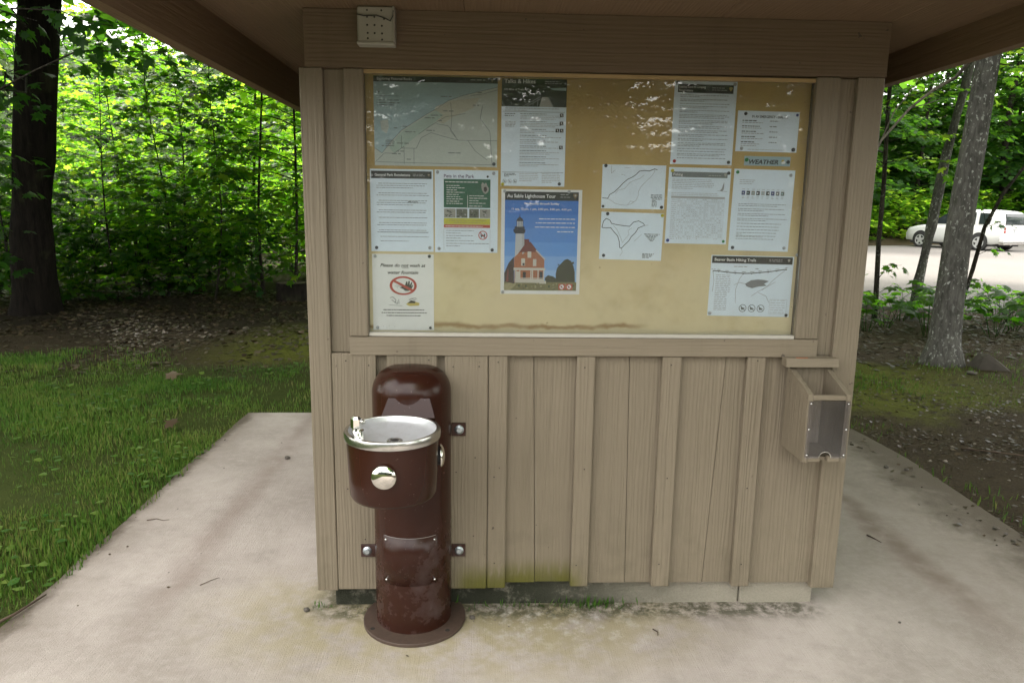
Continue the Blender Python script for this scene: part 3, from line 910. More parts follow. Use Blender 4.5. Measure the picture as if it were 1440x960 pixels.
# ================================================================== notices behind the glass
PCOL = {
    'paper': (0.72, 0.82, 0.93), 'ink': (0.03, 0.03, 0.03), 'grey': (0.30, 0.31, 0.32), 'lgrey': (0.42, 0.43, 0.44), 'band': (0.018, 0.022, 0.020),
    'white': (0.76, 0.77, 0.78), 'mapblue': (0.37, 0.50, 0.54), 'mapland': (0.50, 0.54, 0.50), 'mappark': (0.40, 0.50, 0.44), 'maptan': (0.50, 0.49, 0.40), 'line': (0.16, 0.18, 0.18),
    'dgreen': (0.018, 0.030, 0.015), 'mgreen': (0.035, 0.055, 0.022), 'green': (0.012, 0.110, 0.055), 'yellow': (0.52, 0.50, 0.04), 'red': (0.45, 0.075, 0.04), 'signred': (0.42, 0.045, 0.035),
    'brick': (0.36, 0.135, 0.065), 'roofred': (0.16, 0.035, 0.03), 'shade': (0.035, 0.022, 0.020), 'tower': (0.50, 0.52, 0.54), 'iron': (0.025, 0.028, 0.035),
    'field': (0.16, 0.155, 0.065), 'pathc': (0.30, 0.28, 0.15), 'bush': (0.022, 0.033, 0.014), 'porch': (0.55, 0.53, 0.48), 'purple': (0.09, 0.04, 0.13),
    'wblue': (0.34, 0.46, 0.50), 'gold': (0.50, 0.40, 0.10), 'photo': (0.12, 0.13, 0.10), 'photo2': (0.30, 0.30, 0.27), 'boardw': (0.36, 0.36, 0.33), 'lake': (0.20, 0.21, 0.22),
    'emblem': (0.16, 0.11, 0.04), 'sky0': (0.047, 0.182, 0.567), 'sky1': (0.068, 0.223, 0.621), 'sky2': (0.095, 0.27, 0.675), 'sky3': (0.135, 0.331, 0.729), 'sky4': (0.203, 0.405, 0.769), 'sky5': (0.284, 0.486, 0.81),
    'mark': (0.42, 0.03, 0.03), 'pin_dark': (0.05, 0.055, 0.065), 'pin_red': (0.45, 0.03, 0.03), 'pin_green': (0.02, 0.22, 0.06), 'pin_yellow': (0.55, 0.48, 0.03), 'pin_blue': (0.03, 0.05, 0.22), 'pin_clear': (0.40, 0.42, 0.44), 'dkblue': (0.03, 0.05, 0.20)}
_pm = {}
def pmat(k):
    if k not in _pm:
        m = plain("print_" + {'ink': 'black'}.get(k, k), PCOL[k], 0.42, **({'var': 0.45, 'scale': 160} if k in ('brick', 'bush', 'field', 'dgreen', 'mgreen', 'photo', 'photo2', 'roofred', 'pathc', 'shade') else {'var': 0.05, 'scale': 30}))
        _pm[k] = m
    return _pm[k]
_txt = {}
def text_mesh(s, bold=0.0, shear=0.0):
    key = (s, bold, shear)
    if key not in _txt:
        cu = bpy.data.curves.new("lettering", 'FONT')
        cu.body = s
        cu.size = 1.0
        cu.offset = bold
        cu.shear = shear
        cu.resolution_u = 3
        ob = bpy.data.objects.new("lettering", cu)
        COL.objects.link(ob)
        bpy.context.view_layer.update()
        me = bpy.data.meshes.new_from_object(ob.evaluated_get(bpy.context.evaluated_depsgraph_get()))
        vs = [v.co[:2] for v in me.vertices]
        fs = [list(p.vertices) for p in me.polygons]
        bpy.data.objects.remove(ob); bpy.data.curves.remove(cu); bpy.data.meshes.remove(me)
        _txt[key] = (vs, fs)
    return _txt[key]

YS = 0.0462
class Sheet:
    """a pinned sheet; u runs right and v runs down, both in fractions of the sheet"""
    def __init__(self, name, label, cat, tl, tr, bl, paper='paper', group="notices pinned up behind the glass", dy=0.0):
        self.tl = Vector(tl); e = Vector(tr) - self.tl
        self.w = e.length; self.ex = e / self.w
        self.ev = Vector((self.ex.y, -self.ex.x))
        self.h = (Vector(bl) - self.tl).dot(self.ev)
        self.y = YS - dy
        self.root = thing(name, label, cat, (*(self.P(0.5, 1.0)[:1]), self.y, self.P(0.5, 1.0)[2]), group)
        self.mats, self.mb = [], MB()
        s = MB()
        p = [self.P(0, 0), self.P(1, 0), self.P(1, 1), self.P(0, 1)]
        s.add([(q[0], self.y - d, q[2]) for d in (0.0006, 0.0002) for q in p],
              [(3, 2, 1, 0), (4, 5, 6, 7), (0, 1, 5, 4), (1, 2, 6, 5), (2, 3, 7, 6), (3, 0, 4, 7)])
        s.build("paper_sheet", pmat(paper), self.root)
        self.pins = 0
    def P(self, u, v, layer=0):
        q = self.tl + self.ex * (u * self.w) + self.ev * (v * self.h)
        return (q.x, self.y - 0.0008 - 0.00022 * layer, q.y)
    def mi(self, k):
        if k not in self.mats:
            self.mats.append(k)
        return self.mats.index(k)
    def poly(self, pts, k, layer=1):
        self.mb.add([self.P(u, v, layer + len(self.mb.f) * 0.0007) for u, v in pts], [list(range(len(pts)))], self.mi(k))
    def rect(self, u0, v0, u1, v1, k, layer=1):
        self.poly([(u0, v0), (u1, v0), (u1, v1), (u0, v1)], k, layer)
    def line(self, pts, wd, k='line', layer=2):
        a = self.h / self.w
        for (u0, v0), (u1, v1) in zip(pts[:-1], pts[1:]):
            d = Vector((u1 - u0, (v1 - v0) * a))
            if d.length < 1e-6:
                continue
            n = Vector((-d.y, d.x)).normalized() * wd / 2
            self.poly([(u0 + n.x, v0 + n.y / a), (u1 + n.x, v1 + n.y / a), (u1 - n.x, v1 - n.y / a), (u0 - n.x, v0 - n.y / a)], k, layer)
    def disk(self, u, v, r, k, layer=2, n=18, sq=1.0):
        a = self.h / self.w
        self.poly([(u + r * math.cos(2 * PI * i / n), v + r * sq / a * math.sin(2 * PI * i / n)) for i in range(n)], k, layer)
    def ring(self, u, v, r, t, k, layer=3, n=28, sq=1.0):
        a = self.h / self.w
        for i in range(n):
            q = [(rr, 2 * PI * j / n) for rr, j in ((r, i), (r, i + 1), (r - t, i + 1), (r - t, i))]
            self.poly([(u + x * math.cos(t_), v + x * sq / a * math.sin(t_)) for x, t_ in q], k, layer)
    def text(self, s, u, v, size, k='ink', bold=0.0, shear=0.0, align='L', width=None, layer=3):
        """size: letter height as a fraction of the sheet's width; v: baseline"""
        vs, fs = text_mesh(s, bold, shear)
        xs = [p[0] for p in vs]
        w0 = max(xs) - min(xs)
        sx = size * 1.38
        if width:
            sx = width / w0
        sy = size * 1.38
        off = {'L': 0, 'C': -w0 / 2, 'R': -w0}[align] - min(xs)
        a = self.h / self.w
        self.mb.add([self.P(u + (x + off) * sx, v - y * sy / a, layer) for x, y in vs], fs, self.mi(k))
    def words(self, u0, v, u1, k='grey', hh=0.010, fill=1.0, layer=2):
        """one line of small print too fine to read"""
        a = self.h / self.w
        u = u0
        end = u0 + (u1 - u0) * fill
        while u < end - 0.01:
            wl = min(rnd.uniform(0.018, 0.062), end - u)
            self.rect(u, v - hh / a, u + wl, v, k, layer)
            u += wl + 0.010
    def para(self, u0, v0, u1, n, dv, k='grey', hh=0.010, last=None):
        for i in range(n):
            self.words(u0, v0 + i * dv, u1, k, hh, (last if last else rnd.uniform(0.35, 0.9)) if i == n - 1 and n > 1 else rnd.uniform(0.93, 1.0))
        return v0 + n * dv
    def icon(self, u, v, r, kind=0, k='ink'):
        self.ring(u, v, r, r * 0.16, k)
        a = self.h / self.w
        self.disk(u - r * 0.1, v + r * .1 / a, r * 0.35, k, 2, 8)
        self.line([(u - r * .5, v - r * .2 / a), (u + r * .55, v + r * .1 / a)], r * 0.22, k)
        self.line([(u - r * .7, v - r * .7 / a), (u + r * .7, v + r * .7 / a)], r * 0.16, k, 4)
    def pin(self, u, v, k='pin_dark', r=0.0058):
        p = self.P(u, v)
        o = MB().lathe([(r, -0.0012), (r, -0.0030), (r * 0.75, -0.0050), (r * 0.3, -0.0060), (0.0, -0.0062)], (p[0], self.y, p[2]), 14, 'Y').build("pushpin", pmat(k), self.root)
        if k not in ('pin_dark', 'pin_clear'):
            o["label"] = k[4:] + " pushpin"
    def done(self):
        if self.mb.f:
            self.mb.build("printing", [pmat(k) for k in self.mats], self.root, fixn=False)
        return self
def emblem(s, u, v, r, k='emblem'):
    """the arrowhead-shaped badge printed at the end of a title band"""
    a = s.h / s.w
    s.poly([(u - r * .85, v - r / a), (u + r * .85, v - r / a), (u + r, v - r * .2 / a), (u + r * .45, v + r * .6 / a), (u, v + 1.35 * r / a), (u - r * .5, v + r * .6 / a), (u - r, v - r * .2 / a)], k, 3)
    s.poly([(u - r * .4, v - r * .6 / a), (u + r * .3, v - r * .7 / a), (u + r * .5, v), (u - r * .2, v + r * .3 / a)], 'boardw', 4)
def band_title(s, title, u0, v0, u1, v1, size, us=0.03, col='white', bold=0.02, arrow=True, width=None):
    s.rect(u0, v0, u1, v1, 'band', 1)
    s.text(title, u0 + us, v1 - (v1 - v0) * 0.32, size, col, bold, width=width)
    if arrow:
        vm = (v0 + v1) / 2
        s.words(u1 - 0.30, vm - 0.004, u1 - 0.13, 'lgrey', 0.008)
        s.words(u1 - 0.30, vm + 0.014, u1 - 0.11, 'lgrey', 0.008)
        emblem(s, u1 - 0.045, vm, 0.020, 'emblem')

# --- large map, top left
s = Sheet("park_map", "large pale blue park map under a dark title strip, top left of the board", "map", (-0.374, 1.9195), (0.041, 1.9195), (-0.374, 1.629))
s.rect(0.0, 0.0, 1, 1, 'mapblue', 0.3)
s.poly([(0.0, .80), (.06, .86), (.14, .72), (.22, .60), (.33, .50), (.42, .42), (.52, .34), (.60, .26), (.72, .20), (.86, .15), (1, .10), (1, 1), (0, 1)], 'mapland', 1)
s.poly([(.12, .80), (.20, .64), (.30, .54), (.42, .44), (.50, .37), (.56, .42), (.46, .54), (.36, .64), (.24, .78), (.16, .86)], 'mappark', 1.6)
s.poly([(.46, .46), (.50, .33), (.62, .26), (.74, .24), (.86, .22), (.80, .34), (.64, .44), (.56, .52)], 'maptan', 1.4)
s.poly([(.05, .50), (.11, .48), (.12, .56), (.10, .64), (.06, .60)], 'mapland', 1.6)
s.rect(0, 0, 1, 0.062, 'band', 2)
s.text("Exploring Pictured Rocks", 0.03, 0.043, 0.020, 'white', 0.01, layer=3)
s.words(.78, .03, .90, 'lgrey', .006, layer=3); emblem(s, .955, .030, .010)
for pts in ([(0, .80), (.06, .86), (.14, .72), (.22, .60), (.33, .50), (.42, .42), (.52, .34), (.60, .26), (.72, .20), (.86, .15), (1, .10)],
            [(.0, .97), (.08, .86), (.16, .86), (.24, .78), (.24, .98)], [(.22, .66), (.22, .80), (.34, .80), (.38, .68), (.46, .62), (.56, .66), (.68, .70), (1, .70)],
            [(.32, .80), (.32, .98)], [(.62, .28), (.63, .45), (.62, .60), (.68, .70)], [(.76, .70), (.82, .82), (.92, .92)], [(.88, .30), (.86, .45), (.94, .60), (.96, .98)],
            [(.36, .64), (.46, .54), (.58, .44), (.74, .40)], [(.78, .20), (.88, .18), (1, .13)], [(.03, .22), (.20, .22)], [(.02, .96), (.98, .975)], [(.50, .52), (.60, .54), (.66, .66)]):
    s.line(pts, .0035, 'line')
s.disk(.04, .17, .010, 'line')
for u, v in [(.03, .27), (.03, .30), (.03, .325), (.11, .27), (.11, .30), (.11, .325)]:
    s.disk(u, v - .005, .003, 'ink'); s.words(u + .012, v, u + rnd.uniform(.05, .10), 'line', .006)
for u, v in [(.16, .58), (.23, .56), (.25, .62), (.41, .46), (.46, .43), (.56, .38), (.54, .22), (.10, .72), (.11, .74), (.06, .78), (.18, .84), (.14, .87), (.18, .75), (.52, .49), (.84, .17), (.80, .31), (.60, .85), (.66, .85), (.42, .60), (.26, .93)]:
    s.words(u, v, u + rnd.uniform(.03, .10), 'line', .007)
for v in (.60, .62, .64, .66):
    s.words(.09, v + .12, .16, 'line', .006)
s.pin(.975, .965); s.done()

# --- walks sheet beside it
s = Sheet("hikes_notice", "tall notice headed Talks & Hikes under a dark boardwalk photo, right of the large map", "notice", (0.0545, 1.9195), (0.274, 1.9195), (0.0545, 1.5675))
s.rect(0, 0, 1, .255, 'dgreen', 1)
for _ in range(60):
    u, v = rnd.random() * .96, rnd.uniform(.03, .24)
    s.poly([(u, v), (u + .05 * rnd.random(), v - .006), (u + .03, v + .014 * rnd.random())], 'mgreen', 1.6)
s.poly([(.74, .085), (.99, .075), (.99, .105), (.80, .10)], 'wblue', 2)
s.poly([(.62, .165), (.72, .165), (.80, .255), (.58, .255)], 'boardw', 2)
for a in ((.60, .16, .32, .255), (.60, .18, .38, .255), (.72, .165, .80, .255)):
    s.line([(a[0], a[1]), (a[2], a[3])], .014, 'line', 2.4)
for u in (.40, .48, .55):
    s.line([(u, .255), (u + .01, .235 - (u - .35) * .28)], .010, 'line', 2.4)
s.text("Talks & Hikes", .04, .042, .062, 'white', .012)
s.text("100 Miles of Trails", .04, .107, .030, 'white', .01)
s.words(.66, .025, .88, 'lgrey', .01); s.words(.66, .043, .92, 'lgrey', .01)
s.para(.05, .275, .93, 2, .018, 'grey', .009)
s.line([(.02, .302), (.98, .302)], .005, 'ink')
s.para(.05, .325, .22, 2, .018, 'ink'); s.para(.06, .40, .22, 4, .014, 'grey')
v = .325
for n in (4, 4, 3, 2, 3, 2, 3, 3, 3):
    s.words(.29, v, .70, 'line', .011); v = s.para(.29, v + .016, .93, n - 1, .0145, 'grey', .008) + .012
for u, v_ in [(.93, .33), (.93, .405), (.87, .472), (.935, .472), (.93, .63)]:
    s.rect(u - .028, v_ - .017, u + .028, v_ + .017, 'ink', 2.5); s.disk(u, v_ - .004, .010, 'white', 3, 8); s.line([(u, v_), (u + .012, v_ + .012)], .007, 'white', 3)
s.line([(.02, .868), (.98, .868)], .005, 'ink')
s.para(.05, .885, .24, 3, .013, 'ink'); s.para(.29, .885, .60, 5, .017, 'lgrey'); s.para(.64, .885, .93, 6, .016, 'lgrey')
for i, u in enumerate((.06, .14, .22)):
    s.icon(u, .955, .032, i, 'line')
s.pin(.03, .985, 'pin_yellow'); s.pin(.92, .975); s.done()

# --- regulations
s = Sheet("regulations_notice", "white notice headed General Park Regulations, below the large map at the board's left edge", "notice", (-0.3915, 1.6175), (-0.1765, 1.6175), (-0.3915, 1.339))
band_title(s, "General Park Regulations", .02, .022, .975, .112, .040, .055, width=.56)
v = .175
for n, ind in ((3, 0), (2, 0), (3, 0), (2, 0), (1, 0), (2, 0), (2, 0)):
    s.words(.13, v, .90, 'line', .009); v = s.para(.10, v + .026, .93, n - 1, .026, 'line', .009) + .038 if n > 1 else v + .064
for v in (.765, .82, .875):
    s.words(.15, v, rnd.choice((.60, .92, .66)), 'line', .009)
s.words(.60, .397, .75, 'ink', .013)
s.pin(.085, .955); s.pin(.94, .95, 'pin_clear'); s.pin(.035, .075, 'pin_clear', .004); s.done()

# --- pets
s = Sheet("pets_notice", "notice headed Pets in the Park with green, yellow and red blocks", "notice", (-0.1715, 1.6180), (0.0455, 1.6180), (-0.1715, 1.338))
s.text("Pets in the Park", .145, .092, .052, 'purple', .015, width=.48)
s.disk(.835, .075, .018, 'ink')
s.rect(.142, .108, .880, .452, 'green', 1)
s.words(.165, .148, .70, 'white', .012)
for i in range(9):
    s.words(.185, .19 + i * .027, .185 + rnd.uniform(.18, .30), 'white', .009)
for i, v in enumerate((.31, .34, .37, .40, .435)):
    s.words(.545, v, .60 + rnd.uniform(.08, .25), 'white', .009)
s.line([(.52, .30), (.52, .45)], .006, 'white')
s.poly([(.735, .17), (.755, .14), (.785, .165), (.81, .145), (.83, .18), (.855, .215), (.845, .26), (.80, .285), (.765, .265), (.74, .22)], 'photo2', 2)
s.poly([(.775, .20), (.815, .195), (.83, .235), (.80, .262), (.775, .24)], 'shade', 2.6)
for i, (a, b) in enumerate(((.145, .330), (.340, .515), (.545, .700), (.712, .880))):
    s.rect(a, .465, b, .575, 'photo2' if i in (0, 3) else 'photo', 1)
    for _ in range(16):
        u, v = rnd.uniform(a + .01, b - .05), rnd.uniform(.475, .555)
        s.poly([(u, v), (u + .04 * rnd.random() + .008, v + .004), (u + .02, v + .018)], rnd.choice(('ink', 'mgreen', 'lgrey', 'photo')), 1.7)
s.rect(.142, .580, .880, .655, 'yellow', 1)
s.words(.22, .61, .82, 'pathc', .009); s.words(.30, .635, .72, 'pathc', .009)
s.rect(.142, .657, .880, .695, 'red', 1); s.words(.17, .682, .76, 'white', .010)
for a, b in (((.142, .71), (.88, .71)), ((.142, .71), (.142, .975)), ((.88, .71), (.88, .975))):
    s.line([a, b], .004, 'lgrey')
for i in range(5):
    s.words(.18, .735 + i * .031, .62 - (i % 2) * .2, 'line', .009)
s.words(.18, .892, .86, 'line', .009); s.words(.18, .923, .40, 'line', .009)
s.ring(.765, .785, .072, .014, 'signred'); s.line([(.715, .748), (.815, .825)], .012, 'signred', 4)
s.poly([(.725, .765), (.745, .785), (.775, .785), (.79, .762), (.805, .775), (.795, .80), (.785, .825), (.775, .80), (.75, .80), (.735, .825), (.73, .79)], 'ink', 3)
s.pin(.045, .03, 'pin_clear'); s.pin(.93, .035, 'pin_clear'); s.pin(.065, .955, 'pin_clear'); s.pin(.915, .965); s.done()

# --- do not wash
s = Sheet("washing_notice", "white notice reading Please do not wash at water fountain, bottom left of the board", "notice", (-0.390, 1.3300), (-0.1765, 1.3300), (-0.390, 1.0620), 'white')
s.text("Please do not wash at", .50, .165, .053, 'ink', .022, .28, 'C', width=.74)
s.line([(.485, .178), (.595, .178)], .006, 'ink')
s.text("water fountain", .50, .257, .053, 'ink', .022, .28, 'C', width=.50)
s.ring(.50, .41, .222, .042, 'signred', 3, 36, .70)
s.line([(.345, .345), (.655, .475)], .040, 'signred', 4)
s.poly([(.44, .435), (.49, .415), (.53, .405), (.55, .355), (.57, .355), (.572, .40), (.59, .345), (.61, .35), (.605, .405), (.635, .36), (.65, .368), (.632, .42), (.655, .395), (.665, .405), (.632, .455), (.585, .48), (.53, .478), (.50, .455)], 'ink', 2)
for a in range(6):
    s.line([(.36 + .02 * a, .42 + .012 * (a % 3)), (.40 + .015 * a, .40 + .01 * (a % 2))], .005, 'grey')
def scrib(s, u, v, w_, h_, k, n=9):
    p = [(u + rnd.uniform(-w_, w_) * .5, v + rnd.uniform(-h_, h_) * .5) for _ in range(n)]
    s.line(p, .006, k, 3)
scrib(s, .37, .62, .16, .07, 'grey'); s.line([(.26, .665), (.48, .675)], .008, 'grey'); s.line([(.28, .57), (.33, .56), (.38, .60), (.36, .64)], .008, 'ink')
s.poly([(.54, .655), (.60, .615), (.72, .625), (.77, .64), (.75, .672), (.60, .678)], 'gold', 2)
s.poly([(.57, .64), (.62, .605), (.70, .615), (.69, .64)], 'shade', 2.5); scrib(s, .67, .605, .2, .07, 'ink')
for i, (a, b) in enumerate(((.17, .84), (.14, .88), (.22, .78))):
    s.words(a, .735 + i * .038, b, 'ink', .015)
for _ in range(10):
    s.disk(rnd.choice((rnd.uniform(.02, .35), rnd.uniform(.9, .98))), rnd.uniform(.93, .99), .005, 'line', 2, 6)
s.pin(.93, .025, 'pin_dark'); s.pin(.05, .03, 'pin_clear'); s.pin(.07, .965, 'pin_clear'); s.pin(.94, .965, 'pin_dark', .005); s.done()

# --- lighthouse tour poster
s = Sheet("lighthouse_poster", "blue poster for the Au Sable Lighthouse Tour with a white tower and brick house", "poster", (0.0575, 1.5570), (0.3370, 1.5570), (0.0575, 1.1950), 'white')
a0, a1, v0, v1 = .045, .958, .022, .965
for i in range(6):
    b0, b1 = .10 + i * (.80 / 6), .10 + (i + 1) * (.80 / 6)
    s.rect(a0, b0, a1, b1, 'sky%d' % i, .6)
s.rect(a0, v0, a1, .103, 'band', 1)
s.text("Au Sable Lighthouse Tour", .072, .078, .044, 'white', .014, width=.60)
s.words(.73, .048, .83, 'lgrey', .006); s.words(.73, .072, .85, 'lgrey', .006); emblem(s, .915, .058, .028, 'emblem')
s.text("Wednesday through Sunday", .50, .142, .026, 'white', .02, 0, 'C', width=.44)
s.text("11 am, 12 pm, 1 pm, 2:00 pm, 3:00 pm, 4:00 pm", .50, .194, .026, 'white', .02, 0, 'C', width=.74)
for v, u in ((.280, .47), (.318, .43), (.358, .42), (.400, .70)):
    s.words(u, v, .92, 'white', .011)
s.rect(a0, .880, a1, v1, 'field', 1)
s.poly([(a0, .905), (.14, .885), (.20, .905), (.12, .965), (a0, .965)], 'pathc', 1.5)
s.poly([(.56, .84), (.60, .815), (.66, .825), (.71, .85), (.72, .882), (.56, .882)], 'bush', 1.2)
s.poly([(.70, .88), (.695, .80), (.71, .745), (.735, .72), (.76, .70), (.80, .665), (.84, .655), (.885, .675), (.915, .72), (.935, .78), (.94, .88)], 'bush', 1.2)
for _ in range(26):
    u, v = rnd.uniform(.70, .92), rnd.uniform(.69, .86)
    s.disk(u, v, rnd.uniform(.008, .02), rnd.choice(('mgreen', 'bush')), 1.6, 6)
for _ in range(40):
    u, v = rnd.uniform(.05, .94), rnd.uniform(.89, .955)
    s.disk(u, v, rnd.uniform(.006, .016), rnd.choice(('mgreen', 'pathc', 'field')), 1.4, 6)
# tower
s.poly([(.176, .64), (.182, .405), (.290, .405), (.296, .60), (.25, .66), (.176, .68)], 'tower', 2)
s.poly([(.262, .405), (.290, .405), (.296, .60), (.268, .62)], 'lgrey', 2.3)
s.poly([(.152, .375), (.306, .375), (.300, .405), (.285, .418), (.178, .418), (.158, .405)], 'iron', 2.6)
s.rect(.168, .350, .292, .377, 'iron', 2.6)
s.rect(.195, .298, .275, .352, 'tower', 2.7)
for u in (.195, .222, .248, .272):
    s.line([(u, .298), (u, .352)], .007, 'iron', 2.9)
s.poly([(.186, .300), (.200, .278), (.232, .256), (.266, .278), (.282, .300)], 'iron', 2.8); s.line([(.232, .235), (.232, .26)], .008, 'iron', 2.8)
# house
s.poly([(.045, .80), (.10, .70), (.165, .64), (.172, .90), (.05, .88)], 'shade', 1.8)
s.poly([(.085, .77), (.10, .76), (.10, .88), (.07, .88)], 'roofred', 2)
s.rect(.290, .470, .352, .56, 'roofred', 2.2)
s.poly([(.215, .610), (.318, .500), (.370, .495), (.452, .575), (.552, .655), (.540, .668), (.44, .59), (.25, .595)], 'roofred', 2.4)
s.poly([(.168, .645), (.252, .585), (.440, .580), (.548, .665), (.548, .745), (.168, .745)], 'brick', 2.2)
s.line([(.44, .575), (.556, .665)], .016, 'porch', 3)
for u0, b0, u1, b1 in ((.335, .588, .382, .648), (.258, .655, .305, .725), (.405, .660, .448, .728)):
    s.rect(u0, b0, u1, b1, 'porch', 3)
s.rect(.275, .700, .300, .722, 'iron', 3.3)
s.rect(.175, .745, .548, .885, 'brick', 2.1)
s.rect(.162, .745, .562, .768, 'porch', 3)
for u in (.185, .235, .375, .395, .465, .535):
    s.rect(u, .765, u + .014, .875, 'porch', 3)
s.rect(.19, .78, .235, .86, 'porch', 2.6); s.rect(.28, .785, .318, .85, 'iron', 2.6); s.rect(.49, .78, .53, .86, 'iron', 2.6)
s.rect(.182, .852, .548, .890, 'porch', 3.2); s.line([(.185, .845), (.548, .845)], .008, 'porch', 3.2)
s.rect(.490, .87, .575, .898, 'porch', 3.3)
for u in (.775, .868):
    s.rect(u - .042, .898, u + .042, .955, 'red', 2); s.disk(u, .927, .034, 'white', 2.5); s.ring(u, .927, .034, .006, 'signred', 2.9, 18); s.disk(u - .004, .927, .012, 'ink', 2.9, 7); s.line([(u - .02, .912), (u + .02, .942)], .006, 'signred', 3.2)
s.pin(.04, .02, 'pin_clear'); s.pin(.835, .018, 'pin_clear'); s.pin(.03, .982, 'pin_clear'); s.done()

# --- two outline trail maps in the middle
def trail(name, label, tl, tr, bl, curves, fat, pins):
    s = Sheet(name, label, "map", tl, tr, bl)
    for c in curves:
        s.line(c, .010 if c in fat else .005, 'ink' if c in fat else 'grey')
    for c in fat:
        for u, v in c:
            s.disk(u, v, .006, 'ink', 2, 6)
    for p in pins:
        s.pin(*p)
    return s
A1 = [(.02, .76), (.10, .77), (.13, .68), (.20, .62), (.27, .52), (.33, .42), (.40, .33), (.47, .28), (.53, .22), (.58, .14), (.66, .12), (.74, .13), (.82, .08), (.86, .10)]
A2 = [(.10, .77), (.16, .82), (.22, .88), (.30, .91), (.40, .92), (.48, .88), (.55, .80), (.58, .70), (.58, .60), (.62, .48), (.70, .36), (.78, .24), (.82, .14), (.82, .08)]
A3 = [(.22, .66), (.26, .58), (.36, .54), (.44, .40), (.52, .34), (.60, .30), (.66, .22)]
s = trail("trail_map", "plain outline map of a long slanting trail loop, upper of the two small maps", (0.4045, 1.6450), (0.6250, 1.6440), (0.4045, 1.4960), [A1, A2, A3, [(.14, .03), (.14, .2), (.20, .12)], [(.34, .06), (.44, .07)], [(.42, .90), (.46, .82), (.52, .84)], [(.30, .22), (.36, .24)]], [A1], [(.05, .03), (.96, .95), (.03, .95, 'pin_dark', .005)])
for i in range(9):
    s.words(.78 + .02 * (i > 2), .68 + i * .032, .96 - .08 * (i > 3), 'line', .012)
s.done()
B1 = [(.02, .33), (.04, .20), (.08, .14), (.14, .17), (.17, .24), (.24, .26), (.36, .28), (.46, .29), (.52, .20), (.60, .17), (.68, .22), (.70, .26), (.60, .32), (.56, .42), (.50, .50), (.46, .60), (.40, .68), (.35, .76), (.32, .74), (.31, .62), (.28, .50), (.22, .42), (.16, .33), (.08, .34), (.02, .33)]
B2 = [(.20, .28), (.26, .36), (.30, .46), (.34, .56), (.36, .64), (.40, .56), (.46, .46), (.44, .38), (.50, .32)]
s = trail("trail_map", "plain outline map of a three-cornered trail loop, lower of the two small maps", (0.4060, 1.4850), (0.6260, 1.4810), (0.4060, 1.3210), [B1, B2, [(.35, .76), (.37, .84), (.33, .92)], [(.55, .60), (.66, .45)], [(.68, .27), (.76, .25)]], [B1], [(.10, .04), (.975, .04, 'pin_yellow'), (.07, .92)])
for i in range(6):
    s.words(.70 + .02 * i, .45 + i * .028, .95 - .02 * i, 'line', .012)
for i in range(4):
    s.words(.69, .87 + i * .026, .88 - .02 * i, 'line', .012)
s.done()

# --- camping sheet
s = Sheet("camping_notice", "tall close-printed notice with a black two-line heading and one red pin", "notice", (0.6400, 1.9290), (0.8545, 1.9275), (0.6400, 1.6500))
s.rect(.055, .055, .945, .155, 'band', 1)
s.text("Leaving Zone to Camping", .075, .098, .036, 'white', .006, width=.42)
s.text("Reservations", .075, .140, .036, 'white', .006, width=.22)
s.words(.60, .095, .80, 'lgrey', .009); s.words(.60, .12, .84, 'lgrey', .009); emblem(s, .90, .10, .028, 'gold')
v = .185
for n in (2, 2, 1, 2, 2, 3, 3, 2, 2, 2, 2, 3, 1, 1, 2, 1):
    v = s.para(.10, v, .92, n, .0185, 'line', .0085, None) + .0125
s.pin(.045, .035); s.pin(.96, .045, 'pin_clear'); s.pin(.065, .965, 'pin_red'); s.pin(.945, .965); s.done()

# --- emergency numbers
s = Sheet("emergency_notice", "small wide white notice reading In an emergency dial 911, right edge of the board", "notice", (0.8630, 1.8310), (1.0775, 1.8290), (0.8625, 1.6965))
s.text("IN AN EMERGENCY - DIAL 911", .52, .165, .040, 'ink', .028, 0, 'C', width=.58)
for i, v in enumerate((.25, .385, .515, .645, .775)):
    s.words(.08, v, .28 + rnd.uniform(0, .09), 'ink', .014); s.words(.08, v + .045, .36 + rnd.uniform(0, .08), 'grey', .010); s.words(.53, v, .66, 'line', .013)
s.words(.08, .865, .35, 'grey', .010); s.words(.20, .955, .80, 'lgrey', .009)
s.pin(.125, .07); s.pin(.96, .075, 'pin_blue', .0045); s.pin(.945, .93, 'pin_dark', .0068); s.pin(.10, .93, 'pin_clear'); s.done()

# --- weather title
s = Sheet("weather_card", "narrow pale blue card reading WEATHER with a green pin", "card", (0.8960, 1.6810), (1.0580, 1.6800), (0.8960, 1.6490), 'wblue')
s.text("WEATHER", .10, .80, .090, 'ink', .028, .22, width=.64)
s.disk(.835, .45, .030, 'gold', 2); s.disk(.86, .60, .030, 'white', 2.5); s.disk(.83, .66, .024, 'white', 2.7)
s.pin(.05, .40, 'pin_green', .0066); s.pin(.95, .55, 'pin_dark', .0062); s.done()

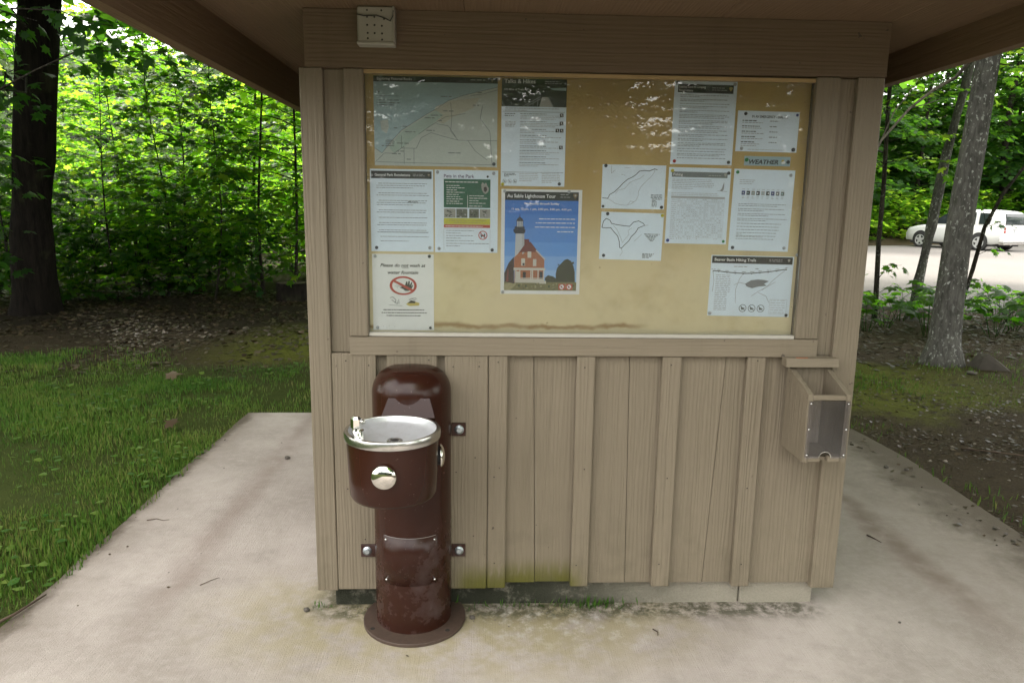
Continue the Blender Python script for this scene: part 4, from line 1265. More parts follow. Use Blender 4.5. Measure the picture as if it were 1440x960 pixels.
# --- weather forecast
s = Sheet("forecast_notice", "white notice with a row of nine tiny pictures, under the WEATHER card", "notice", (0.8640, 1.6375), (1.0785, 1.6345), (0.8625, 1.3570))
for i in range(3):
    s.words(.10, .135 + i * .022, .36 - .03 * i, 'grey', .008)
for i in range(9):
    u = .175 + i * .081
    s.words(u - .022, .245, u + .026, 'grey', .007)
    s.rect(u - .028, .262, u + .028, .312, ('dkblue', 'ink', 'photo2', 'ink', 'lgrey', 'ink', 'dkblue', 'line', 'line')[i], 2)
    s.disk(u + rnd.uniform(-.01, .01), .287, .014, rnd.choice(('white', 'lgrey', 'wblue')), 2.5, 7)
    s.words(u - .02, .335, u + .02, 'grey', .006); s.words(u - .02, .352, u + .02, 'grey', .006)
v = .425
for n in (2, 2, 2, 2, 1, 1, 1, 1, 1, 1):
    v = s.para(.11, v, .93 if n > 1 else .93 - .045 * (v * 10 - 5), n, .022, 'line', .0085) + .016
s.words(.11, .80, .22, 'grey', .008); s.words(.11, .83, .55, 'grey', .008)
s.pin(.055, .04, 'pin_green'); s.pin(.93, .06, 'pin_clear'); s.pin(.07, .965); s.pin(.93, .955, 'pin_clear'); s.done()

# --- fishing
s = Sheet("fishing_notice", "white notice headed Fishing above a fine-ruled grid, a yellow pin at one corner", "notice", (0.6355, 1.6395), (0.8530, 1.6375), (0.6350, 1.3790))
s.rect(.05, .055, .945, .125, 'line', 1)
s.text("Fishing", .075, .108, .044, 'white', .008, width=.15); s.words(.64, .10, .84, 'lgrey', .008); emblem(s, .91, .085, .022, 'boardw')
s.para(.06, .16, .74, 6, .023, 'grey', .008, .5)
s.poly([(.84, .29), (.87, .26), (.88, .22), (.90, .18), (.905, .23), (.90, .275), (.875, .30)], 'grey', 2); s.line([(.80, .295), (.96, .30)], .006, 'grey')
s.para(.06, .335, .84, 3, .022, 'lgrey', .008, .8)
for i in range(22):
    u = .17 + i * .036
    s.line([(u, .40), (u, .92)], .0022, 'lgrey', 1.5)
for i in range(20):
    v = .40 + i * .0273
    s.line([(.06, v), (.93, v)], .0022, 'lgrey', 1.6); s.words(.07, v + .020, .15, 'grey', .006)
    for j in range(21):
        if rnd.random() < .5:
            s.rect(.18 + j * .036, v + .009, .195 + j * .036, v + .017, 'grey', 1.8)
s.rect(.06, .375, .93, .40, 'lgrey', 1.4)
s.pin(.055, .045, 'pin_yellow'); s.pin(.96, .06); s.pin(.045, .96, 'pin_blue'); s.pin(.955, .96, 'pin_green', .005); s.done()

# --- basin trails
s = Sheet("trails_notice", "notice headed Beaver Basin Hiking Trails with a grey lake map, bottom right of the board", "notice", (0.8030, 1.3400), (1.1000, 1.3365), (0.8000, 1.1240))
s.rect(0.01, .012, .985, .13, 'band', 1)
s.text("Beaver Basin Hiking Trails", .04, .092, .034, 'white', .012, width=.50)
s.words(.70, .06, .86, 'lgrey', .006); s.words(.70, .085, .86, 'lgrey', .006); emblem(s, .94, .065, .016, 'boardw')
s.words(.28, .185, .44, 'grey', .008); s.words(.54, .215, .58, 'line', .008)
T1 = [(.03, .255), (.10, .26), (.20, .275), (.30, .285), (.40, .29), (.50, .285), (.60, .270), (.70, .255), (.80, .235), (.92, .205)]
s.line(T1, .010, 'ink')
for u, v in T1:
    s.words(u - .02, v - .02, u + .03, 'line', .006); s.disk(u, v + .01, .006, 'ink', 2.4, 6)
s.poly([(.43, .46), (.50, .40), (.58, .385), (.66, .39), (.72, .41), (.66, .455), (.70, .485), (.60, .50), (.52, .53), (.45, .50)], 'lake', 2)
for c in ([(.40, .29), (.36, .38), (.34, .46), (.32, .56), (.33, .78)], [(.92, .205), (.84, .30), (.76, .40), (.70, .50), (.60, .58), (.52, .66)], [(.43, .46), (.36, .44), (.30, .48)], [(.64, .56), (.70, .50), (.80, .42)], [(.60, .60), (.70, .66), (.74, .76)], [(.03, .26), (.05, .42), (.04, .60)]):
    s.line(c, .005, 'grey')
for v in np.arange(.33, .92, .03):
    s.words(.07, float(v), .25 if v < .62 else .22, 'grey', .006)
for i, u in enumerate((.425, .535, .645)):
    s.icon(u, .865, .046, i, 'line')
for v in (.73, .77, .81, .85, .89, .93):
    s.words(.76, v, .94, 'lgrey', .006)
s.line([(.75, .71), (.96, .71), (.96, .95), (.75, .95), (.75, .71)], .003, 'lgrey')
s.pin(1.03, -.03, 'pin_clear'); s.pin(.03, .955, 'pin_clear'); s.pin(.965, .97); s.done()

# ================================================================== leaves and trees
MAPLE = (np.array([(0, 0, 0), (0.06, 0.10, 0), (0.30, 0.00, -.05), (0.24, 0.20, -.02), (0.52, 0.40, -.10), (0.34, 0.46, -.05), (0.30, 0.62, -.06), (0.12, 0.58, 0), (0, 1.0, -.10),
                   (-0.12, 0.58, 0), (-0.30, 0.62, -.06), (-0.34, 0.46, -.05), (-0.52, 0.40, -.10), (-0.24, 0.20, -.02), (-0.30, 0.00, -.05), (-0.06, 0.10, 0), (0, 0.34, .03)]),
         [(16, i, i + 1) for i in range(15)] + [(16, 15, 0)])
SIMPLE = (np.array([(0, 0, 0), (0.40, 0.10, -.06), (0.50, 0.50, -.12), (0.0, 1.0, -.10), (-0.50, 0.50, -.12), (-0.40, 0.10, -.06), (0, 0.4, .04)]),
          [(6, i, i + 1) for i in range(5)] + [(6, 5, 0)])
QUAD = (np.array([(0, 0, 0), (0.42, 0.45, -.08), (0, 1.0, -.05), (-0.42, 0.45, -.08)]), [(0, 1, 2), (0, 2, 3)])
BLADE = (np.array([(-0.036, 0, 0), (0.036, 0, 0), (0.025, 0.55, .08), (0, 1.0, .36)]), [(0, 1, 2), (0, 2, 3)])

def leaf_object(name, tmpl, pos, fwd, nrm, size, mat, parent=None, kind=None, tint=None, loc=(0, 0, 0), seed=0):
    rg = np.random.default_rng(seed + 11)
    tv, tf = tmpl
    pos, fwd, nrm, size = (np.asarray(a, dtype=float) for a in (pos, fwd, nrm, size))
    n = len(pos)
    fwd = fwd / np.linalg.norm(fwd, axis=1, keepdims=True)
    side = np.cross(fwd, nrm); side /= np.maximum(np.linalg.norm(side, axis=1, keepdims=True), 1e-6)
    up = np.cross(side, fwd)
    V = (pos[:, None, :] + size[:, None, None] * (tv[None, :, 0:1] * side[:, None, :] + tv[None, :, 1:2] * fwd[:, None, :] + tv[None, :, 2:3] * up[:, None, :]))
    nv = len(tv)
    F = (np.asarray(tf)[None] + (np.arange(n) * nv)[:, None, None]).reshape(-1, 3)
    V = V.reshape(-1, 3)
    me = bpy.data.meshes.new(name)
    me.vertices.add(len(V)); me.vertices.foreach_set("co", V.astype(np.float32).ravel())
    me.loops.add(F.size); me.loops.foreach_set("vertex_index", F.astype(np.int32).ravel())
    me.polygons.add(len(F))
    me.polygons.foreach_set("loop_start", np.arange(0, F.size, 3, dtype=np.int32))
    me.polygons.foreach_set("loop_total", np.full(len(F), 3, dtype=np.int32))
    me.update(calc_edges=True)
    at = me.attributes.new("tint", 'FLOAT', 'POINT')
    t = rg.random(n) if tint is None else np.clip(tint, 0, 1)
    at.data.foreach_set("value", np.repeat(t, nv).astype(np.float32))
    me.materials.append(MAT[mat])
    o = bpy.data.objects.new(name, me)
    COL.objects.link(o)
    o.parent = parent
    o.location = loc
    if kind:
        o["kind"] = kind
    return o

def sprays(rg, H, z0, spread, nbr, leaf, droop=0.12, upk=0.25, dens=1.0, trunk=None, taper=0.75):
    """branches held out flat in tiers, each with side twigs and paired leaves"""
    wood = MB()
    P, Fw, Nn, Sz = [], [], [], []
    for b in range(nbr):
        t = (b + rg.random()) / nbr
        z = z0 + (H - z0) * t
        az = b * 2.39996 + rg.normal() * 0.35
        L = spread * (1 - taper * t ** 1.3) * rg.uniform(0.45, 1.25)
        cx_, cy_ = trunk(z) if trunk else (0, 0)
        d = np.array([math.cos(az), math.sin(az), upk + 0.5 * t])
        p = np.array([cx_, cy_, z]); pts = [tuple(p)]
        ns = 5
        for k in range(ns):
            d = d + np.array([rg.normal() * .13, rg.normal() * .13, -0.10 - droop * k / ns])
            p = p + d / np.linalg.norm(d) * L / ns
            pts.append(tuple(p))
        r0 = 0.003 + 0.005 * L
        wood.tube(pts, [r0 * (1 - 0.8 * k / ns) for k in range(ns + 1)], 5, cap=False)
        pa = np.array(pts)
        nt_ = max(4, int(L / 0.16))
        for j in range(nt_):
            s_ = 0.18 + 0.82 * (j + 0.5) / nt_
            f = s_ * ns; i0 = min(int(f), ns - 1)
            bp = pa[i0] + (pa[i0 + 1] - pa[i0]) * (f - i0)
            bd = pa[i0 + 1] - pa[i0]; bd = bd / np.linalg.norm(bd)
            sd = 1 if j % 2 else -1
            perp = np.array([-bd[1], bd[0], 0]) * sd
            td = bd * 0.75 + perp * 0.8 + np.array([0, 0, rg.normal() * .14])
            td /= np.linalg.norm(td)
            tl = L * 0.42 * (1.1 - s_ * 0.6) * rg.uniform(0.6, 1.2)
            nl = max(2, int(tl / (leaf * 0.62) * dens))
            for q in range(nl + 1):
                lp = bp + td * tl * (q + 0.4) / (nl + 0.4) + np.array([0, 0, -droop * 0.4 * tl * (q / nl) ** 2]) + rg.normal(0, leaf * .16, 3)
                lat = np.array([-td[1], td[0], 0]) * (1 if q % 2 else -1)
                fw = td * 0.7 + lat * (0.9 if q < nl else 0.1) + np.array([0, 0, -0.25 + rg.normal() * .22])
                P.append(lp); Fw.append(fw)
                Nn.append(np.array([rg.normal() * .30, rg.normal() * .30, 1.0]))
                Sz.append(leaf * rg.uniform(0.6, 1.2))
    return wood, P, Fw, Nn, Sz

def make_tree(name, label, cat, seed, H, z0, spread, nbr, leaf, r0, tmpl, mat='leaf', barkm='bark_sap', path=None, dens=1.0, upk=0.25, seg=8, group=None, taper=0.75, wob=0.05, top=1.0, droop=0.12):
    rg = np.random.default_rng(seed)
    if path is None:
        a, b_ = rg.normal(0, .035, 2)
        c, d_ = rg.normal(0, .10, 2)
        path = [(a * z + c * math.sin(z * 0.9), b_ * z + d_ * math.sin(z * 0.8 + 1), z) for z in np.linspace(-0.1, H, 9)]
    zz = np.array([p[2] for p in path]); xx = np.array([p[0] for p in path]); yy = np.array([p[1] for p in path])
    tr = lambda z: (float(np.interp(z, zz, xx)), float(np.interp(z, zz, yy)))
    root = thing(name, label, cat, (0, 0, 0), group)
    wood, P, Fw, Nn, Sz = sprays(rg, H, z0, spread, nbr, leaf, droop, upk, dens, tr, taper)
    n = len(path)
    tk = MB().tube(path, [r0 * (1 - 0.85 * (k / (n - 1)) * top) * (1.35 if k == 0 else 1) for k in range(n)], seg, wob=wob)
    tk.build("trunk", barkm, root)
    if wood.v:
        wood.build("branches", barkm, root, kind="stuff", fixn=False)
    leaf_object("crown", tmpl, P, Fw, Nn, Sz, mat, root, "stuff", seed=seed)
    return root

def in_gap(x, y):
    return -0.70 < x / (y + 2.5) < -0.30
def place(root, x, y, rz=0.0, sc=1.0, label=None, group=None, first=False):
    o = root if first else copy_tree(root)
    o.location = (x, y, -0.03)
    o.rotation_euler = (0, 0, rz)
    o.scale = (sc, sc, sc)
    if label:
        o["label"] = label
    if group:
        o["group"] = group
    return o

GS = "slender maple saplings at the left wood's edge"
front = [make_tree("maple_sapling", "", "tree", 20 + i, (6.6, 7.4, 5.6, 6.2)[i], (0.6, 0.4, 0.3, 0.8)[i], (1.9, 2.1, 1.7, 1.6)[i], (46, 56, 44, 40)[i], (0.200, 0.185, 0.205, 0.195)[i], (0.030, 0.034, 0.024, 0.026)[i], MAPLE, 'leaf_dark' if i == 2 else 'leaf', group=GS, dens=1.0, taper=0.4, droop=0.2) for i in range(4)]
saps = [make_tree("maple_sapling", "", "tree", 120 + i, (6.6, 7.4, 5.6, 6.2)[i], (0.6, 0.4, 0.3, 0.8)[i], (1.9, 2.1, 1.7, 1.6)[i], (46, 56, 44, 40)[i], (0.200, 0.185, 0.205, 0.195)[i], (0.030, 0.034, 0.024, 0.026)[i], MAPLE, group=GS, dens=1.0, taper=0.4, droop=0.2) for i in range(4)]
sap_spots = [  # x, y, kind, rz, scale, label
    (-5.10, 9.40, 0, 0.3, 0.66, "straight sapling rising to the eave line, midway along the left thicket"),
    (-5.72, 9.00, 2, 1.2, 0.68, "thin dark sapling just right of the big dark trunk"),
    (-4.85, 9.90, 1, 2.2, 0.64, "thin sapling right of the straight one midway along the left thicket"),
    (-3.62, 9.90, 3, 4.0, 1.00, "wavy thin sapling, left one of the pair by the kiosk's left post"),
    (-3.22, 9.90, 0, 5.1, 0.95, "dark sapling nearest the kiosk's left post, above the stump"),
    (-6.70, 8.20, 2, 0.9, 0.70, "bent little sapling in front of the big dark trunk at the left edge"),
    (-4.25, 9.10, 2, 3.3, 0.70, "low leafy sapling between the straight one and the wavy one"),
]
used = set()
for (x, y, k, rz, sc, lb) in sap_spots:
    place(front[k], x, y, rz, sc, lb, GS, first=(k not in used)); used.add(k)
GB = "young trees deeper in the left wood"
lbl2 = "one of the leafy young maples standing deeper in the left wood, behind the saplings at its edge"
deep = [(-7.8, 10.6, 1, .5, 1.1), (-6.6, 11.4, 0, 1.9, 1.15), (-5.9, 12.6, 3, 2.9, 1.3), (-4.4, 12.2, 1, 4.4, 1.05), (-3.4, 12.9, 0, 0.2, 1.0), (-2.5, 11.9, 2, 5.6, 1.15),
        (-8.9, 12.8, 2, 3.0, 1.6), (-7.3, 14.2, 1, 1.0, 1.35), (-5.4, 15.0, 3, 5.2, 1.4), (-3.6, 16.0, 1, 2.0, 1.2), (-2.2, 14.5, 0, 3.6, 1.05), (-9.9, 10.0, 3, 0.1, 1.5), (-11.2, 12.0, 0, 2.4, 1.5), (-1.2, 13.0, 2, 1.0, 1.2), (-8.6, 8.9, 0, 4.1, 1.0)]
used = set()
for (x, y, k, rz, sc) in deep:
    if in_gap(x, y):
        sc = sc * .62 if y < 12 else .72
    place(saps[k], x, y, rz, sc, lbl2, GB, first=(k not in used)); used.add(k)

big = [make_tree("woodland_tree", "", "tree", 50 + i, (13, 15, 11)[i], (1.6, 2.2, 1.0)[i], (3.4, 3.6, 3.0)[i], (120, 140, 105)[i], (0.25, 0.26, 0.25)[i], (0.14, 0.17, 0.12)[i], SIMPLE, dens=0.85, seg=8) for i in range(3)]
GF = "tall trees in the far left wood"
lbl3 = "one of the tall sunlit trees far back in the left wood"
far_l = [(-11, 19.5), (-7.4, 20.5), (-4.2, 21.0), (-1.0, 19.0), (-14.5, 24), (-10.2, 26), (-6.0, 27.5), (-2.4, 25.5), (1.4, 24), (-17, 30), (-12.5, 33), (-8, 34), (-3.5, 33), (-20, 22), (-16, 17.5), (-21, 36), (0.8, 32)]
rr = random.Random(3)
used = set()
for i, (x, y) in enumerate(far_l):
    k = i % 3
    sc = rr.uniform(.55, .75) if y < 28 else rr.uniform(.6, .85)
    if in_gap(x, y):
        sc = .36 + .006 * (y - 17)
    place(big[k], x, y, rr.uniform(0, 6.28), sc, lbl3, GF, first=(k not in used)); used.add(k)
GT = "unseen tall maples added to shade the kiosk"
tall = make_tree("added_shade_maple", "", "tree", 60, 15, 4.7, 5.0, 130, 0.30, 0.20, SIMPLE, 'leaf_dark', 'bark_dark', dens=0.8, seg=10, taper=.5)  # added out of view to shade the slab and the left wood's floor
for i, (x, y) in enumerate([(-8.4, 4.6), (-0.8, 6.2), (-12.2, 6.2), (8.2, 0.4), (6.6, -5.5), (5.2, 11.5)]):
    place(tall, x, y, i * 2.0, 1.0, "unseen tall maple added to shade the kiosk, its crown above the frame", GT, first=(i == 0))
bigd = []
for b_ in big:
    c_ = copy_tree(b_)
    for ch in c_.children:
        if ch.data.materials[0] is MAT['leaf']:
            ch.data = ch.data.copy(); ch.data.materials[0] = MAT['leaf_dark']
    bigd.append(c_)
GR = "trees across the parking lot"
lbl4 = "one of the dark green trees standing beyond the parking lot on the right"
far_r = [(9, 33), (12, 31), (14.5, 34.5), (17, 33), (19.5, 36), (22, 34.8), (24.5, 37), (27.5, 36), (30, 39), (33.5, 38), (37, 40), (11, 38), (16, 41), (21, 42), (26, 43), (32, 45), (38, 46), (45, 42), (6.5, 30), (4, 36), (8, 43), (43, 36), (49, 33), (54, 27), (50, 21), (56, 15), (50, 9), (55, 3), (48, -3), (42, -9), (34, -13), (60, 22), (62, 10), (26, -14), (-30, 3), (-27, 11), (-26, 17), (-33, 14), (-34, -6)]
for i, (x, y) in enumerate(far_r):
    place(bigd[i % 3], x, y, rr.uniform(0, 6.28), rr.uniform(.95, 1.3), lbl4, GR, first=(i < 3))
GN = "trees on the near side of the lot, beyond the kiosk"
front_tree = make_tree("broad_tree", "", "tree", 58, 12, 0.5, 4.2, 120, 0.27, 0.18, SIMPLE, 'front_leaf', 'bark_dark', dens=0.8, taper=.30)
fr = [(-24, -11, .60), (-21, -18, .58), (-25, -4, .7), (23, -9, .6), (20, -16, .6)]
for q in range(26):
    fr.append((-19 + q * 1.5 + rr.uniform(-.5, .5), -24.5 - 3.2 * (q % 3) - 0.012 * (q * 1.5 - 19) ** 2 * -0.6, rr.uniform(.50, .60) + .05 * (q % 3)))
fr += [(8.5, -22.5, .50), (10.8, -23.5, .54), (13, -22, .52), (-1.2, -23, .47), (3.2, -23, .50)]
for i, (x, y, sc) in enumerate(fr):
    place(front_tree, x, y, rr.uniform(0, 6.28), sc, "dark tree facing the kiosk's front, mirrored in its glass", "trees in front of the kiosk", first=(i == 0))

# --- bushes: low, trunkless-looking clumps along the left wood's floor and the lot's far bank
def make_bush(seed, H, spread, nbr, leaf, mat, tmpl):
    return make_tree("leafy_bush", "", "bush", seed, H, 0.08, spread, nbr, leaf, 0.014, tmpl, mat, dens=0.9, upk=0.7, taper=0.45)
bush = [make_bush(80, 1.3, 0.9, 30, 0.15, 'leaf_dark', MAPLE), make_bush(81, 1.0, 0.8, 24, 0.15, 'leaf', MAPLE), make_bush(82, 1.9, 1.5, 34, 0.22, 'leaf', SIMPLE)]
GU = "undergrowth bushes at the left wood's edge"
lb = "one of the low dark maple bushes along the floor of the left wood"
used = set()
for (x, y, k, rz, sc) in [(-7.6, 9.3, 0, 0, 1), (-6.6, 9.9, 1, 1, 1), (-5.6, 10.3, 0, 2, 1.1), (-4.6, 10.7, 1, 3, 1.0), (-4.0, 10.4, 0, 4, .9), (-3.0, 11.2, 1, 5, .9), (-2.4, 10.7, 0, .5, .8), (-8.4, 10.2, 1, 4, 1.3), (-6.1, 8.6, 1, 2.2, .6), (-7.2, 8.0, 0, 5, .7), (-5.2, 11.5, 0, .4, 1.5), (-3.7, 12.0, 1, 1.4, 1.4), (-6.9, 11.9, 0, 2.4, 1.6), (-1.8, 12.2, 0, 3.1, 1.3), (-8.3, 8.1, 0, 1.5, .9), (-7.0, 8.7, 1, 2.0, 1.2), (-5.3, 9.1, 1, 4.0, 1.15), (-5.0, 10.0, 0, 1.1, 1.0), (-6.2, 9.3, 0, 3.5, 1.1), (-7.9, 9.9, 0, 2.2, 1.6), (-9.2, 9.2, 1, 1.7, 1.7), (-5.7, 9.7, 1, .2, 1.4)]:
    place(bush[k], x, y, rz, sc, lb, GU, first=(k not in used)); used.add(k)
for i, (x, y) in enumerate([(13.5, 29.6), (15.2, 30.2), (16.6, 31.0), (18.2, 31.6), (19.8, 32.6), (22.0, 33.4), (24.2, 33.7), (26.6, 34.6), (29, 34.6), (12, 28.9), (31.5, 35.4)]):
    place(bush[2], x, y, i * 1.3, rr.uniform(.75, 1.15), "one of the green bushes along the far bank of the parking lot", "bushes along the far bank", first=(i == 0))

# --- the big dark maple at the left edge, with near branches whose leaves show one by one
bigL = thing("big_maple", "big dark furrowed trunk at the left edge of the photo, leafy boughs hanging before it", "tree", (-6.05, 7.45, 0))
path = [(-6.04, 7.45, -0.1), (-6.03, 7.45, 0.25), (-6.0, 7.45, 1.0), (-5.88, 7.46, 2.0), (-5.72, 7.48, 3.2), (-5.5, 7.5, 4.6), (-5.3, 7.6, 7), (-5.2, 7.7, 10), (-5.1, 7.8, 14)]
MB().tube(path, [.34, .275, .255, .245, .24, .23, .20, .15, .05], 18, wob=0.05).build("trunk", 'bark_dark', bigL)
rg = np.random.default_rng(5)
wd, P, Fw, Nn, Sz = sprays(rg, 14, 6.6, 4.2, 54, 0.17, 0.12, 0.3, 0.8, lambda z: (-5.4, 7.6), 0.6)
wd.build("limbs", 'bark_dark', bigL, kind="stuff", fixn=False)
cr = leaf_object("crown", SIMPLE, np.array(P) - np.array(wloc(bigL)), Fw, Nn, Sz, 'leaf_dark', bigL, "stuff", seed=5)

leaf_me = {}
for nm_, mt in (("maple_leaf_a", 'leaf'), ("maple_leaf_b", 'leaf_dark')):
    t_ = leaf_object("leaf", MAPLE, [(0, 0, 0)], [(0, 1, 0)], [(0, 0, 1)], [1.0], mt)
    leaf_me[mt] = t_.data
    bpy.data.objects.remove(t_)
def leaf_part(parent, p, fwd, nrm, size, mt):
    o = bpy.data.objects.new("leaf", leaf_me[mt])
    COL.objects.link(o)
    o.parent = parent
    o.location = Vector(p) - wloc(parent)
    f = Vector(fwd).normalized(); s_ = f.cross(Vector(nrm)).normalized(); u_ = s_.cross(f)
    o.rotation_euler = Matrix((s_, f, u_)).transposed().to_euler()
    o.scale = (size, size, size)
    return o
def bough(root, pts, r0, nl, size, mt, spread=0.16, t0=0.25, bm='bark_sap'):
    b = MB().tube(pts, [r0 * (1 - 0.75 * k / (len(pts) - 1)) for k in range(len(pts))], 6).build("branch", bm, root)
    pa = [Vector(p) for p in pts]
    for i in range(nl):
        f = (t0 + (1 - t0) * (i + rnd.random()) / nl) * (len(pa) - 1)
        k = min(int(f), len(pa) - 2)
        c = pa[k].lerp(pa[k + 1], f - k)
        d = (pa[k + 1] - pa[k]).normalized()
        s_ = Vector((rnd.gauss(0, 1), rnd.gauss(0, 1), rnd.gauss(-.15, .55))) * spread * 0.75
        leaf_part(b, c + s_, s_ + d * 0.08 + Vector((0, 0, -.10)), (rnd.gauss(0, .4), rnd.gauss(-.2, .4), 1), size * rnd.uniform(.7, 1.25), mt)
    return b
bough(bigL, [(-5.7, 7.2, 3.0), (-4.9, 5.8, 2.62), (-4.05, 4.0, 2.40), (-3.74, 3.98, 2.55), (-3.38, 4.0, 2.72), (-3.06, 4.0, 2.72), (-2.6, 4.0, 2.725)], 0.012, 34, 0.125, 'leaf_dark', 0.13, 0.62)
bough(bigL, [(-5.6, 7.1, 3.6), (-4.6, 5.4, 3.2), (-3.95, 4.1, 3.06), (-3.5, 4.0, 3.03), (-3.3, 4.0, 2.94), (-3.08, 4.0, 2.92)], 0.011, 28, 0.12, 'leaf_dark', 0.12, 0.55)
bough(bigL, [(-5.8, 7.1, 2.9), (-5.4, 6.3, 2.9), (-5.0, 5.6, 2.6), (-4.7, 5.2, 2.45)], 0.012, 40, 0.15, 'leaf_dark', 0.26, 0.2)
bough(bigL, [(-6.0, 7.1, 3.3), (-5.6, 6.4, 3.5), (-5.1, 5.9, 3.45), (-4.6, 5.6, 3.3)], 0.012, 44, 0.15, 'leaf_dark', 0.28, 0.1)
bough(bigL, [(-6.2, 7.1, 2.0), (-6.0, 6.6, 1.95), (-5.6, 6.3, 1.7), (-5.3, 6.1, 1.6)], 0.010, 34, 0.15, 'leaf_dark', 0.25, 0.1)
bough(bigL, [(-6.4, 7.1, 1.3), (-6.2, 6.7, 1.25), (-5.9, 6.4, 1.1)], 0.009, 24, 0.15, 'leaf_dark', 0.24, 0.0)
bough(bigL, [(-6.3, 7.2, 3.9), (-6.1, 6.4, 3.4), (-6.0, 5.8, 2.9), (-5.9, 5.5, 2.6)], 0.012, 40, 0.15, 'leaf_dark', 0.28, 0.1)

bough(bigL, [(-7.0, 6.6, 2.2), (-6.3, 5.9, 2.3), (-5.6, 5.6, 2.15), (-5.1, 5.5, 2.0)], 0.010, 44, 0.17, 'leaf_dark', 0.30, 0.1)
bough(bigL, [(-7.0, 6.4, 1.2), (-6.4, 6.0, 1.35), (-5.8, 5.9, 1.25), (-5.4, 5.9, 1.1)], 0.009, 40, 0.17, 'leaf_dark', 0.30, 0.1)
bough(bigL, [(-6.9, 6.6, 3.0), (-6.2, 5.9, 2.85), (-5.5, 5.6, 2.75)], 0.009, 34, 0.16, 'leaf_dark', 0.28, 0.1)
bough(bigL, [(-6.8, 6.8, .6), (-6.3, 6.5, .75), (-5.8, 6.5, .65)], 0.008, 26, 0.15, 'leaf_dark', 0.26, 0.1)

# --- right side: the two leaning trunks, the sapling and the leaning stem
t1 = thing("leaning_tree", "thick grey trunk speckled with white lichen, leaning right, in front of the white car", "tree", (4.66, 4.55, 0))
MB().tube([(4.655, 4.56, -0.1), (4.655, 4.56, 0.06), (4.655, 4.57, 0.22), (4.66, 4.58, 0.6), (4.685, 4.6, 1.1), (4.70, 4.6, 1.6), (4.735, 4.6, 2.3), (4.76, 4.6, 2.95), (4.85, 4.6, 4.2), (5.0, 4.7, 6.5), (5.1, 4.8, 10)],
          [.235, .195, .150, .133, .123, .115, .106, .100, .09, .07, .03], 18, wob=0.035).build("trunk", 'bark_grey', t1)
wd, P, Fw, Nn, Sz = sprays(np.random.default_rng(8), 10, 4.0, 3.0, 30, 0.16, 0.12, 0.3, 0.8, lambda z: (4.95, 4.7), 0.6)
wd.build("limbs", 'bark_grey', t1, kind="stuff", fixn=False)
leaf_object("crown", SIMPLE, np.array(P) - np.array(wloc(t1)), Fw, Nn, Sz, 'leaf', t1, "stuff", seed=8)
t2 = thing("leaning_tree", "thin dark mottled trunk leaning right, left of the thick speckled trunk", "tree", (6.1, 7.55, 0))
MB().tube([(6.08, 7.5, -0.1), (6.12, 7.6, 0.1), (6.28, 7.8, 0.47), (6.38, 7.8, 1.29), (6.47, 7.8, 2.28), (6.63, 7.8, 3.24), (6.9, 7.9, 5), (7.0, 8, 7)], [.105, .085, .075, .070, .064, .058, .045, .02], 12, wob=0.04).build("trunk", 'bark_grey', t2)
wd, P, Fw, Nn, Sz = sprays(np.random.default_rng(9), 7.2, 3.4, 2.0, 26, 0.14, 0.14, 0.2, 0.9, lambda z: (6.75, 7.9), 0.5)
wd.build("limbs", 'bark_sap', t2, kind="stuff", fixn=False)
leaf_object("crown", MAPLE, np.array(P) - np.array(wloc(t2)), Fw, Nn, Sz, 'leaf', t2, "stuff", seed=9)
t3 = thing("maple_sapling", "thin upright sapling just right of the kiosk, ferny leaves at its foot", "tree", (5.62, 7.68, 0))
MB().tube([(5.63, 7.68, -0.1), (5.62, 7.69, 0.4), (5.585, 7.7, 1.08), (5.57, 7.7, 1.87), (5.52, 7.7, 2.92), (5.5, 7.7, 4.4)], [.042, .036, .032, .030, .026, .012], 10, wob=0.05).build("trunk", 'bark_sap', t3)
wd, P, Fw, Nn, Sz = sprays(np.random.default_rng(12), 4.8, 1.75, 1.5, 22, 0.13, 0.12, 0.2, 0.9, lambda z: (5.53, 7.7), 0.5)
wd.build("limbs", 'bark_sap', t3, kind="stuff", fixn=False)
leaf_object("crown", MAPLE, np.array(P) - np.array(wloc(t3)), Fw, Nn, Sz, 'leaf', t3, "stuff", seed=12)
bough(t3, [(5.6, 7.65, 0.55), (5.66, 7.55, 0.75), (5.78, 7.4, 0.78)], .006, 12, .11, 'leaf', .10, .2)
t4 = thing("slanting_sapling", "bare thin sapling slanting right across the back of the white car", "tree", (6.85, 7.6, 0))
MB().tube([(6.40, 6.95, -0.08), (6.43, 7.0, 0.3), (6.52, 7.0, 0.75), (6.61, 7.0, 1.32), (6.81, 7.0, 1.78), (7.03, 7.0, 2.1), (7.4, 7.0, 2.5), (7.9, 7.0, 3.1)], [.034, .030, .027, .025, .022, .019, .014, .006], 9, wob=0.06).build("trunk", 'bark_sap', t4)
for pts, n_ in (([(6.60, 7.0, 1.30), (6.70, 6.9, 1.38), (6.78, 6.85, 1.36)], 8), ([(6.55, 7.0, 0.95), (6.68, 6.9, 1.05), (6.75, 6.85, 1.02)], 8), ([(6.62, 7.0, 1.36), (6.5, 6.95, 1.62), (6.42, 6.9, 1.68)], 6), ([(6.46, 7.0, 0.5), (6.55, 6.9, .62), (6.62, 6.85, .60)], 6)):
    bough(t4, pts, .004, n_, .095, 'leaf', .07, .4)
t4.location = (6.42, 6.97, 0)
for c in t4.children:
    c.location -= Vector((6.42 - 6.85, 6.97 - 7.6, 0))
db = thing("dead_branch", "bare forked grey dead branch sloping across the gap right of the kiosk", "branch", (4.9, 5.5, 2.6))
